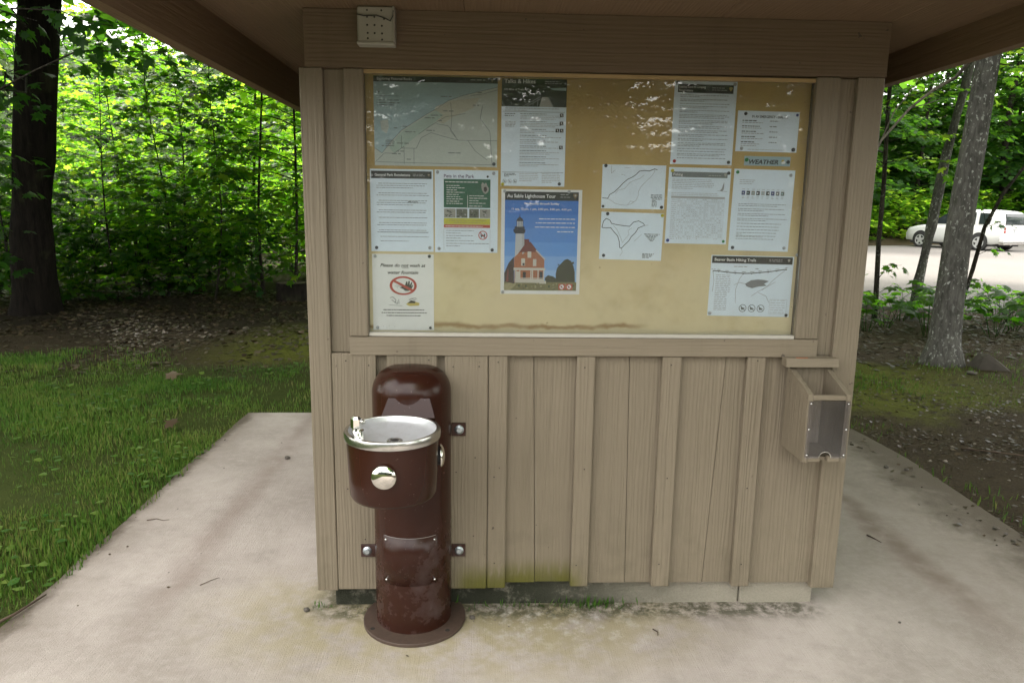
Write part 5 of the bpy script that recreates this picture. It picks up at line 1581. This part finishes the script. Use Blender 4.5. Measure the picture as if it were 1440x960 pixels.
MB().tube([(3.9, 5.5, 1.55), (4.14, 5.5, 1.88), (4.29, 5.5, 2.26), (4.57, 5.5, 2.60), (4.8, 5.5, 2.79), (5.04, 5.5, 2.93), (4.80, 4.75, 3.1)], [.008, .011, .013, .015, .017, .02, .022], 7, wob=.08).build("limb", 'bark_dead', db)
MB().tube([(4.29, 5.5, 2.26), (4.42, 5.52, 2.58), (4.52, 5.5, 2.72), (4.66, 5.5, 2.95)], [.008, .007, .006, .003], 6).build("twig", 'bark_dead', db)
MB().tube([(4.57, 5.5, 2.60), (4.72, 5.5, 2.64), (4.9, 5.5, 2.70)], [.007, .006, .003], 6).build("twig", 'bark_dead', db)

# --- seedlings covering the ground at the foot of the right-hand trees
def seedling(seed):
    rg = np.random.default_rng(seed)
    root = thing("maple_seedling", "", "plant", (0, 0, 0))
    stems = MB(); spec = []
    for k in range(6):
        az = k * 1.05 + rg.normal() * .3
        L = rg.uniform(.22, .42); r = rg.uniform(.10, .34)
        tip = (r * math.cos(az), r * math.sin(az), L)
        stems.tube([(0.02 * math.cos(az), 0.02 * math.sin(az), -0.03), (tip[0] * .45, tip[1] * .45, L * .7), tip], [.004, .003, .002], 5)
        for q in range(4):
            a2 = az + (q - 1.5) * 0.85 + rg.normal() * .2
            spec.append(((tip[0] + .03 * math.cos(a2), tip[1] + .03 * math.sin(a2), L + rg.normal() * .03 - .02 * (q % 2)), (math.cos(a2), math.sin(a2), -.28), (rg.normal() * .25, rg.normal() * .25, 1), rg.uniform(.10, .165)))
    stems.build("stems", 'grass', root)
    for s_ in spec:
        leaf_part(root, *s_, 'leaf')
    return root
seeds = [seedling(s_) for s_ in (31, 32, 33)]
used = set()
sp = [(4.95, 6.6), (5.35, 6.9), (5.75, 6.6), (6.15, 6.95), (6.6, 6.45), (7.0, 6.75), (7.45, 6.4), (5.15, 7.3), (5.9, 7.5), (6.55, 7.4), (7.2, 7.3), (7.8, 7.0), (4.7, 7.1), (8.3, 7.4), (5.5, 6.2), (6.9, 6.1), (8.0, 6.5), (7.6, 7.8), (8.7, 6.9), (6.3, 6.15)]
for i, (x, y) in enumerate(sp):
    place(seeds[i % 3], x, y, rr.uniform(0, 6.28), rr.uniform(1.15, 1.6), "one of the bright green maple seedlings between the right-hand trees and the parking lot", "maple seedlings under the right-hand trees", first=(i % 3 not in used)); used.add(i % 3)

# ================================================================== grass, litter, stones
rg = np.random.default_rng(77)
def patch(n, xr, yr, keep):
    x = rg.uniform(*xr, n); y = rg.uniform(*yr, n)
    m = keep(x, y) > rg.random(n)
    return x[m], y[m]
nz = np.vectorize(lambda x, y, s: mnoise.noise((x * s, y * s, 1.3)))
def gz(x, y):
    return np.array([ground_z(a, b) for a, b in zip(x, y)])
def grass(name, n, xr, yr, keep, hmin, hmax, lean=0.45):
    x, y = patch(n, xr, yr, keep)
    z = gz(x, y) - 0.004
    k = len(x)
    az = rg.uniform(0, 2 * PI, k); l = np.abs(rg.normal(0, lean, k)) + .1
    fw = np.stack([np.cos(az) * l, np.sin(az) * l, np.ones(k)], 1)
    nr = np.stack([np.cos(az), np.sin(az), np.zeros(k)], 1) * -1
    hs = rg.uniform(hmin, hmax, k) * (1 + 0.6 * nz(x, y, 1.3))
    t = np.clip(rg.normal(.42, .26, k) + 0.45 * nz(x, y, 0.9) + .3 * nz(x, y, 4.0), 0, 1)
    return leaf_object(name, BLADE, np.stack([x, y, z], 1), fw, nr, hs * 1.0, 'grass', None, "stuff", tint=t)
def keepL(x, y):
    d = -1.68 - x + 0.05 * nz(x, y, 5.0)
    base = np.clip((4.9 - y + 1.1 * nz(x, y, 0.8)) / 1.5, 0, 1)
    pat = np.clip(0.42 + 0.9 * nz(x, y, 1.1) + 0.9 * nz(x, y, 3.2), 0.06, 1)
    return np.where(d > 0, base * pat, 0) * np.where(x > -5.5, 1, .7)
g0 = grass("lawn_grass", 330000, (-7.0, -1.64), (-0.9, 5.6), keepL, 0.016, 0.050)
tag(g0, kind="stuff")
def keepBack(x, y):
    pat = np.clip(0.4 + 0.9 * nz(x, y, 1.1) + 0.4 * nz(x, y, 3.2), 0.0, 1)
    return np.where((y > 2.70 + 0.02 * nz(x, y, 6)), pat * np.clip((4.6 - y) / 1.2, 0, 1), 0)
grass("lawn_grass", 26000, (-1.75, 0.2), (2.6, 4.8), keepBack, 0.022, 0.065)
def keepR(x, y):
    e = np.exp(-((x - 2.72) / 0.16) ** 2) * np.clip(nz(x, y, 1.5) + .35, 0, 1) * np.where((y > 0.4) & (y < 2.5), 1, .25)
    m = np.clip((y - 2.9) / .6, 0, 1) * np.clip((5.2 - y) / 1.0, 0, 1) * np.clip(0.35 + 1.0 * nz(x, y, 1.6), 0, .7) * np.clip((7.5 - x) / 2.5, .15, 1)
    return np.where(x > 2.58, np.maximum(e, m), 0)
grass("sparse_grass", 40000, (2.5, 8.0), (0.0, 6.0), keepR, 0.02, 0.055, 0.8)
# clover and plantain leaves in the lawn
x, y = patch(9000, (-6.5, -1.70), (-0.9, 5.4), lambda x, y: keepL(x, y) * np.clip(.3 + nz(x, y, 2.1), 0, 1))
k = len(x); az = rg.uniform(0, 6.28, k)
leaf_object("clover_leaves", SIMPLE, np.stack([x, y, gz(x, y) + rg.uniform(.015, .05, k)], 1), np.stack([np.cos(az), np.sin(az), np.full(k, .15)], 1), np.stack([rg.normal(0, .2, k), rg.normal(0, .2, k), np.ones(k)], 1), rg.uniform(.02, .05, k), 'grass', None, "stuff")
# fallen leaves
def litter(name, n, xr, yr, keep, smin, smax, mat='dead_leaf', seed=1, lift=.012, tmpl=SIMPLE):
    x, y = patch(n, xr, yr, keep)
    zg = np.where((x > -1.69) & (x < 2.57) & (y < 2.62), 0.001, gz(x, y))
    k = len(x); az = rg.uniform(0, 6.28, k)
    return leaf_object(name, tmpl, np.stack([x, y, zg + rg.uniform(.002, lift, k)], 1), np.stack([np.cos(az), np.sin(az), rg.normal(0, .18, k)], 1), np.stack([rg.normal(0, .3, k), rg.normal(0, .3, k), np.ones(k)], 1), rg.uniform(smin, smax, k), mat, None, "stuff", tint=np.clip(rg.normal(.45, .28, k), 0, 1), seed=seed)
litter("fallen_leaves", 26000, (-10, -0.8), (3.3, 10.5), lambda x, y: np.clip((y - 3.6) / 2.0, 0, 1) * np.clip(.5 + nz(x, y, 1.4), .15, 1), .025, .075, seed=2)
litter("wood_chips", 28000, (2.1, 8.5), (-0.6, 6.2), lambda x, y: np.where(x > 2.38 + .28 * nz(x, y, 3), np.clip((x - 2.2) / .5, .1, 1), 0) * np.where(x > 2.0, np.clip(1.2 - (y - 2.6) * .55, .25, 1), 0) * np.clip(.55 + nz(x, y, 1.7), .15, 1), .012, .042, seed=3, lift=.008, tmpl=QUAD)
litter("fallen_leaves", 3200, (3.0, 9.5), (4.0, 8.6), lambda x, y: np.clip((y - 4.2) / 1.0, 0, 1), .03, .08, seed=4)
litter("leaf_crumbs", 900, (-1.68, 2.55), (-2.2, 2.6), lambda x, y: np.where((x > -.62) & (x < 1.36) & (y > -.02), 0, np.clip(.05 + .12 * nz(x, y, 1.2) + .9 * np.exp(-((x - 2.5) / .22) ** 2) + 1.0 * np.exp(-((x + 1.70) / .07) ** 2), 0, 1)), .006, .017, seed=5, lift=.006, tmpl=QUAD)
# loose grit against the footing
gmx = MB()
for _ in range(240):
    x = rnd.uniform(-0.62, 0.62) if rnd.random() < .8 else rnd.uniform(-.62, 1.3)
    y = 0.04 - abs(rnd.gauss(0, .045)); r = rnd.uniform(.0012, .0042)
    if (x - FX) ** 2 + (y - FY) ** 2 < .19 ** 2:
        continue
    a = rnd.random() * 3
    gmx.add([(x + r * math.cos(a), y + r * math.sin(a), 0), (x - r * math.sin(a), y + r * math.cos(a), 0), (x - r * math.cos(a), y - r * math.sin(a), 0), (x + r * math.sin(a), y - r * math.cos(a), 0), (x + r * .2, y, r * 1.1)],
            [(0, 1, 4), (1, 2, 4), (2, 3, 4), (3, 0, 4)])
gmx.build("grit", 'pebble', kind="stuff")
x = np.concatenate([rg.normal(.42, .07, 130), rg.normal(0.1, .14, 60), rg.normal(-.60, .03, 22)]); y = 0.045 - np.abs(rg.normal(0, .016, len(x)))
k = len(x); az = rg.uniform(0, 6.28, k); l = np.abs(rg.normal(0, .7, k))
leaf_object("footing_weeds", BLADE, np.stack([x, y, np.full(k, -.002)], 1), np.stack([np.cos(az) * l, -np.abs(np.sin(az)) * l, np.ones(k)], 1), np.stack([-np.cos(az), -np.sin(az), np.zeros(k)], 1), rg.uniform(.012, .05, k), 'grass', None, "stuff", tint=rg.uniform(.1, .6, k))

def stone(name, label, cat, x, y, r, m, sq=.7, group=None, z=None, seed=0, parts=None):
    q = random.Random(seed)
    b = bmesh.new()
    bmesh.ops.create_icosphere(b, subdivisions=2 if r > .03 else 1, radius=1.0)
    for v in b.verts:
        s_ = 1 + .30 * mnoise.noise(v.co * 1.3 + Vector((seed * 3.1, 0, 0)))
        v.co = Vector((v.co.x * s_ * r, v.co.y * s_ * r * .85, v.co.z * s_ * r * sq))
    b.verts.index_update()
    mb = MB().add([(x + v.co.x, y + v.co.y, (z or 0) + v.co.z + r * sq * .75) for v in b.verts], [[v.index for v in f.verts] for f in b.faces])
    b.free()
    return tag(mb.build(name, m), label, cat, group)
stone("pebble", "small grey stone on the slab to the right of the fountain's base plate", "stone", -0.035, -0.05, .012, 'stone', seed=1)
stone("pebble", "small dark stone on the slab in front of the kiosk's left corner", "stone", -0.655, 0.01, .013, 'stone', seed=2)
stone("pebble", "dark stone lying on the slab's far left part, beside the kiosk", "stone", -1.166, 1.68, .018, 'stone', seed=3)
stone("pebble", "dark stone on the shaded slab at right, left of a matching pair", "stone", 2.40, 1.53, .017, 'stone', seed=4)
stone("pebble", "dark stone on the shaded slab at right, nearer the dirt", "stone", 2.50, 1.49, .014, 'stone', seed=5)
for i, (x, y) in enumerate([(2.36, .52), (2.58, .5), (2.2, .1), (1.55, -.1), (-.95, -.62), (-.90, -.63), (-.55, -.5), (1.1, -.75)]):
    stone("pebble", "one of the tiny dark bits of grit scattered on the open slab", "stone", x, y, .006 + .003 * (i % 3), 'stone', seed=20 + i, group="grit scattered on the slab")
rk = MB().add([(4.83, 4.28, -.03), (5.13, 4.17, -.03), (5.10, 4.42, -.03), (4.84, 4.48, -.03), (4.85, 4.24, .13), (4.89, 4.23, .165), (5.05, 4.22, .05), (4.89, 4.38, .14), (5.02, 4.36, .06)],
              [(0, 1, 6, 5, 4), (1, 2, 8, 6), (2, 3, 7, 8), (3, 0, 4, 7), (4, 5, 7), (5, 6, 8, 7)])
tag(rk.build("rock", 'stone'), "wedge-shaped grey rock in the leaf litter right of the thick leaning trunk", "rock")
stone("rock", "small pale flat stone at the foot of the thick leaning trunk, right of it", "rock", 4.62, 4.05, .05, 'stone', .4, seed=9)
stone("rock", "low stone half buried behind the seedlings' foot, left of the thick trunk", "rock", 3.35, 4.6, .07, 'stone', .5, seed=10)
gp = MB()
for _ in range(300):
    x, y = rnd.uniform(2.75, 7), rnd.uniform(-.3, 4.6)
    r = rnd.uniform(.008, .024)
    a = rnd.random() * 3; z = ground_z(x, y) - .002
    gp.add([(x + r * math.cos(a), y + r * math.sin(a), z), (x - r * .8 * math.sin(a), y + r * .8 * math.cos(a), z), (x - r * math.cos(a), y - r * math.sin(a), z), (x + r * .8 * math.sin(a), y - r * .8 * math.cos(a), z), (x + r * .3, y, z + r * .55), (x - r * .3, y, z + r * .5)],
           [(0, 1, 4), (1, 5, 4), (1, 2, 5), (2, 3, 5), (3, 4, 5), (3, 0, 4)])
gp.build("gravel_bits", 'pebble', kind="stuff")
def twig(label, pts, r):
    tag(MB().tube(pts, [.62 * r * (1 - .6 * i / (len(pts) - 1)) for i in range(len(pts))], 6, wob=.1).build("twig", 'twig'), label, "twig")
twig("short thick brown stick at the slab's left edge by the lawn", [(-1.76, -.15, .012), (-1.70, -.02, .014), (-1.67, .12, .012)], .012)
twig("thin curved twig on the slab beside the lawn's edge", [(-1.60, .81, .004), (-1.56, .825, .005), (-1.525, .81, .004), (-1.50, .82, .003)], .004)
twig("straight hair-thin twig on the middle of the left slab", [(-1.12, .20, .003), (-1.09, .235, .004), (-1.065, .26, .003)], .003)
twig("curved dark twig on the slab right of the kiosk's corner post", [(1.81, .63, .004), (1.825, .585, .005), (1.835, .55, .004)], .006)
twig("little forked twig on the slab in front of the footing's right half", [(.62, -.13, .003), (.632, -.15, .004), (.628, -.17, .003)], .004)
twig("long twig lying in the dirt right of the slab", [(3.1, 1.9, .0), (3.35, 1.75, .01), (3.6, 1.62, .005), (3.8, 1.45, .0)], .010)
twig("fallen stick on the moss strip behind the dirt at right", [(4.2, 2.5, .0), (4.6, 2.35, .015), (5.0, 2.4, .0)], .009)
cf = leaf_object("curled_leaf", MAPLE, [(0, 0, .02)], [(1, .3, .15)], [(.2, -.4, 1)], [.16], 'dead_leaf', tint=np.array([.95]), loc=(-2.75, 3.72, 0))
tag(cf, "large pale curled dead leaf on the dirt beyond the lawn", "leaf")
cf = leaf_object("curled_leaf", MAPLE, [(0, 0, .02)], [(-1, .5, .15)], [(-.2, -.4, 1)], [.12], 'dead_leaf', tint=np.array([.7]), loc=(-2.05, 2.25, .02))
tag(cf, "dark curled leaf in the grass near the slab's far corner", "leaf")
# the low dark stump in front of the wood by the kiosk
st = thing("tree_stump", "low dark cut stump on the leaf litter, hard by the kiosk's left post", "stump", (-3.05, 9.2, 0))
MB().tube([(-3.05, 9.2, -.1), (-3.05, 9.2, .0), (-3.06, 9.2, .12), (-3.06, 9.2, .26)], [.33, .28, .25, .24], 20, wob=.05).build("stump_side", 'bark_dark', st)
MB().lathe([(.225, .262), (.10, .268), (0, .266)], (-3.06, 9.2, 0), 20).build("cut_face", 'twig', st)

# ================================================================== far wooded hill
hm_ = MB()
hx = np.linspace(-170, 90, 27)
prof = [(70, -1), (80, 3), (95, 13), (110, 19), (130, 22), (170, 22)]
def hz(x, i):
    y, z = prof[i]
    return (x, y, z * (1.0 + .10 * math.sin(x * .045) - .0012 * (x + 50)) if z > 0 else z)
hm_.add([hz(x, i) for x in hx for i in range(6)], [(a * 6 + i, (a + 1) * 6 + i, (a + 1) * 6 + i + 1, a * 6 + i + 1) for a in range(26) for i in range(5)], 0, True)
tag(hm_.build("far_hill", 'soil'), kind="structure")
rg = np.random.default_rng(101)
nT = 900
tx = rg.uniform(-120, 20, nT); tt = rg.uniform(0.5, 4, nT)
P, Fw, Nn, Sz = [], [], [], []
tints = []
for x, t in zip(tx, tt):
    i = int(t); a, b = hz(x, i), hz(x, i + 1)
    y = a[1] + (b[1] - a[1]) * (t - i); z = a[2] + (b[2] - a[2]) * (t - i)
    r = rg.uniform(1.4, 2.4); h = rg.uniform(4, 7)
    q = rg.normal(0, 1, (46, 3)); q /= np.linalg.norm(q, axis=1, keepdims=True)
    q *= rg.uniform(.6, 1.05, (46, 1))
    p = q * np.array([r, r, h / 2]) + np.array([x, y, z + h / 2])
    P.append(p); Nn.append(q + rg.normal(0, .4, q.shape)); Fw.append(rg.normal(0, 1, q.shape)); Sz.append(rg.uniform(.6, 1.3, 46)); tints.append(np.clip(rg.random() * .8 + rg.normal(0, .12, 46), 0, 1))
leaf_object("hill_forest", QUAD, np.concatenate(P), np.concatenate(Fw), np.concatenate(Nn), np.concatenate(Sz), 'hill_leaf', None, "stuff", tint=np.concatenate(tints))

# ================================================================== the parked white car
car = thing("parked_car", "white tall-roofed estate car parked on the gravel lot, seen from behind its left side", "car", (0, 0, 0))
def body_st(y):
    # half width, belt height, sill height
    a = abs(y)
    w_ = 0.875 - 0.10 * max(0, (a - 1.5) / .75) ** 2 - (0.05 * max(0, (y - 1.2)) if y > 1.2 else 0)
    if y > 2.15: w_ = 0.62
    elif y < -2.17: w_ = 0.78
    top = 1.00 if y < 0.9 else 1.00 - 0.20 * ((y - 0.9) / 1.3) ** 1.8
    if y > 2.15: top -= .10
    bot = 0.26 if a < 1.9 else 0.30
    return w_, top, bot
ys = [-2.24, -2.18, -2.05, -1.8, -1.3, -.6, 0, .6, .95, 1.3, 1.6, 1.9, 2.08, 2.18, 2.24]
vs, nst = [], 13
for y in ys:
    w_, t, b = body_st(y)
    half = [(0, b), (w_ * .9, b), (w_ * .985, b + .08), (w_, b + .30), (w_ * .985, t - .14), (w_ * .945, t - .04), (w_ * .86, t)]
    ring = [(x, y, z) for x, z in half] + [(-x, y, z) for x, z in half[:0:-1]]
    vs += ring
nst = len(vs) // len(ys)
fs = [(i * nst + k, i * nst + (k + 1) % nst, (i + 1) * nst + (k + 1) % nst, (i + 1) * nst + k) for i in range(len(ys) - 1) for k in range(nst)]
fs += [list(range(nst)), list(range((len(ys) - 1) * nst, len(ys) * nst))]
o = MB().add(vs, fs, 0, True).build("body", 'carpaint', car); smooth_by_angle(o, 45)
cab = [(-2.19, .99), (-2.16, 1.25), (-2.07, 1.47), (-1.97, 1.555), (-1.75, 1.605), (-1.3, 1.64), (-.6, 1.645), (-.1, 1.61), (.25, 1.52), (.65, 1.30), (1.12, 1.00)]
vs = []
for y, zr in cab:
    k = (zr - .98) / .66
    wr = .80 - .16 * k
    q = max(0.015, zr - .98)
    half = [(.80, .98), (.80 - .05 * k, .98 + q * .4), (wr + .02, .98 + q * .86), (wr - .08, .98 + q * .985), (0, zr + .012)]
    vs += [(x, y, z) for x, z in half] + [(-x, y, z) for x, z in half[-2::-1]]
n_ = 9
fs = [(i * n_ + k, i * n_ + k + 1, (i + 1) * n_ + k + 1, (i + 1) * n_ + k) for i in range(len(cab) - 1) for k in range(n_ - 1)]
fs += [list(range(n_)), list(range((len(cab) - 1) * n_, len(cab) * n_))]
o = MB().add(vs, fs, 0, True).build("roof_shell", 'carpaint', car); smooth_by_angle(o, 50)
def sidewin(name, pts, sx, m='carglass', d=.012, par=None):
    v = []
    for y, z in pts:
        k = min(1, (z - .98) / .60)
        v.append((sx * (.80 - .115 * k + .004), y, z))
    n = len(v)
    v += [(p[0] + sx * d, p[1], p[2]) for p in v]
    MB().add(v, [list(range(n)), list(range(n, 2 * n))] + [(i, (i + 1) % n, n + (i + 1) % n, n + i) for i in range(n)]).build(name, m, par or car)
for sx in (-1, 1):
    sidewin("side_window", [(.95, 1.04), (.62, 1.28), (.28, 1.48), (.02, 1.53), (.02, 1.04)], sx)
    sidewin("side_window", [(-.08, 1.04), (-.08, 1.53), (-.60, 1.55), (-.98, 1.53), (-1.02, 1.04)], sx)
    sidewin("side_window", [(-1.18, 1.06), (-1.14, 1.52), (-1.52, 1.50), (-1.66, 1.30), (-1.62, 1.06)], sx)
    for y in (1.33, -1.30):
        wl = MB().lathe([(.375, 0.0), (.36, .012), (0, .012)], (0, 0, 0), 26, 'X')
        MB().add([(sx * (.868 + p[0]), y + p[1], .36 + p[2]) for p in wl.v if True], wl.f, 0).build("wheel_arch", 'black', car)
        ty = MB().lathe([(.215, -.18), (.30, -.18), (.325, -.15), (.325, .0), (.30, .028), (.235, .030), (.225, .005), (0, .002)], (0, 0, 0), 30, 'X')
        wh = MB().add([(sx * (.862 + p[0]), y + p[1], .325 + p[2]) for p in ty.v], ty.f, 0, True).build("wheel", 'black', car)
        rm = MB()
        rr_ = MB().lathe([(.228, .012), (.228, .026), (.195, .026), (.19, .010)], (0, 0, 0), 30, 'X')
        rm.add([(sx * (.862 + p[0]), y + p[1], .325 + p[2]) for p in rr_.v], rr_.f, 0)
        for q in range(5):
            a = q * 2 * PI / 5 + .3
            c, s_ = math.cos(a), math.sin(a)
            pts = [(.02, -.055), (.20, -.040), (.20, .040), (.02, .055)]
            P_ = [(u * c - v * s_, u * s_ + v * c) for u, v in pts]
            rm.add([(sx * .877, y + a_, .325 + b_) for a_, b_ in P_] + [(sx * .889, y + a_, .325 + b_) for a_, b_ in P_], [(0, 1, 2, 3), (4, 5, 6, 7), (0, 1, 5, 4), (1, 2, 6, 5), (2, 3, 7, 6), (3, 0, 4, 7)])
        hb = MB().lathe([(.06, .010), (.05, .032), (0, .034)], (0, 0, 0), 16, 'X')
        rm.add([(sx * (.862 + p[0]), y + p[1], .325 + p[2]) for p in hb.v], hb.f, 0)
        rm.build("rim", 'alloy', wh)
    MB().box(sx * .868 - .006, sx * .868 + .012, -.02, .14, .86, .885, 0, .004).build("door_handle", 'carpaint', car)
    MB().box(sx * .868 - .006, sx * .868 + .012, -1.0, -.84, .86, .885, 0, .004).build("door_handle", 'carpaint', car)
    MB().box(sx * .872 - .004, sx * .872 + .004, -.050, -.042, .40, .98).build("door_seam", 'trim_grey', car)
    MB().box(sx * .872 - .004, sx * .872 + .004, .935, .943, .40, .95).build("door_seam", 'trim_grey', car)
    MB().box(sx * .90 - .09, sx * .90 + .09, .80, .90, 1.02, 1.14, 0, .03).build("wing_mirror", 'carpaint', car)
    for z in (.90, .78):
        lp_ = MB().lathe([(.055, -2.235), (.048, -2.255), (0, -2.262)], (sx * .74, 0, z), 18, 'Y')
        lp_.build("tail_lamp", 'lamp_red', car)
rw = []
for y, z, hw in ((-2.212, 1.06, .66), (-2.190, 1.25, .63), (-2.150, 1.37, .60), (-2.098, 1.485, .54)):
    rw += [(-hw, y, z), (hw, y, z), (hw, y + .06, z), (-hw, y + .06, z)]
MB().add(rw, [f for i in range(3) for f in ((i * 4, i * 4 + 1, i * 4 + 5, i * 4 + 4), (i * 4 + 1, i * 4 + 2, i * 4 + 6, i * 4 + 5), (i * 4 + 3, i * 4, i * 4 + 4, i * 4 + 7))] + [(0, 3, 2, 1), (12, 13, 14, 15)]).build("rear_window", 'carglass', car)
MB().box(-.86, .86, -2.33, -2.10, .34, .58, 0, .05).build("rear_bumper", 'carpaint', car)
MB().box(-.80, .80, -2.30, -2.08, .26, .335, 0, .02).build("bumper_skirt", 'trim_grey', car)
MB().box(-.28, .28, -2.262, -2.235, .865, .90, 0, .008).build("plate_trim", 'alloy', car)
MB().box(-.16, .16, -2.262, -2.243, .70, .85, 0, .006).build("number_plate", 'plate', car)
MB().box(-.62, .62, -2.2435, -2.239, .600, .606).build("tailgate_seam", 'trim_grey', car)
MB().tube([(-.45, -2.1, .28), (-.45, -2.36, .275)], .03, 12).build("exhaust_pipe", 'trim_grey', car)
MB().box(-.75, .75, -1.9, 1.9, .18, .27).build("underbody", 'black', car)
ca, sa = .932, .364
car.rotation_euler = (0, 0, math.atan2(sa, ca))
wx, wy = 20.15, 26.75
lx, ly = -.85, -1.30
car.location = (wx - (lx * ca - ly * sa), wy - (lx * sa + ly * ca), 0.012)

# ------------------------------------------------------------------ a label of its own for each repeat in view
from bpy_extras.object_utils import world_to_camera_view
bpy.context.view_layer.update()
S.render.resolution_x, S.render.resolution_y = 1440, 960
ORD = "first second third fourth fifth sixth seventh eighth ninth tenth eleventh twelfth thirteenth fourteenth fifteenth sixteenth seventeenth eighteenth nineteenth twentieth".split()
def ordinal_labels(group, noun, tail, hidden):
    obs = [o for o in COL.objects if o.get("group") == group and o.get("category")]
    pos = []
    for o in obs:
        p = world_to_camera_view(S, cam, o.matrix_world.translation)
        x = p.x * 1440
        if -60 < x < 1500 and p.z > 0 and not (430 < x < 1215):
            pos.append((x, o))
        else:
            o["label"] = hidden
    pos.sort(key=lambda t: t[0])
    for i, (x, o) in enumerate(pos):
        o["label"] = "%s from the left of the %s %s" % (ORD[min(i, 19)], noun, tail)
ordinal_labels(GB, "leafy young maples", "deeper in the left wood", "leafy young maple in the left wood, hidden at the photo's edge or behind the kiosk")
ordinal_labels(GF, "tall sunlit trees", "far back in the left wood", "tall sunlit tree far back in the wood behind the kiosk")
ordinal_labels(GR, "dark green trees", "beyond the parking lot", "dark green tree beyond the parking lot, behind the kiosk or outside the photo")
ordinal_labels(GU, "low dark maple bushes", "on the left wood's floor", "low dark maple bush on the wood's floor behind the kiosk")
ordinal_labels("bushes along the far bank", "green bushes", "on the parking lot's far bank", "green bush on the lot's far bank, outside the photo")
ordinal_labels("maple seedlings under the right-hand trees", "bright green maple seedlings", "beside the parking lot", "bright green maple seedling by the lot, behind the kiosk or outside the photo")
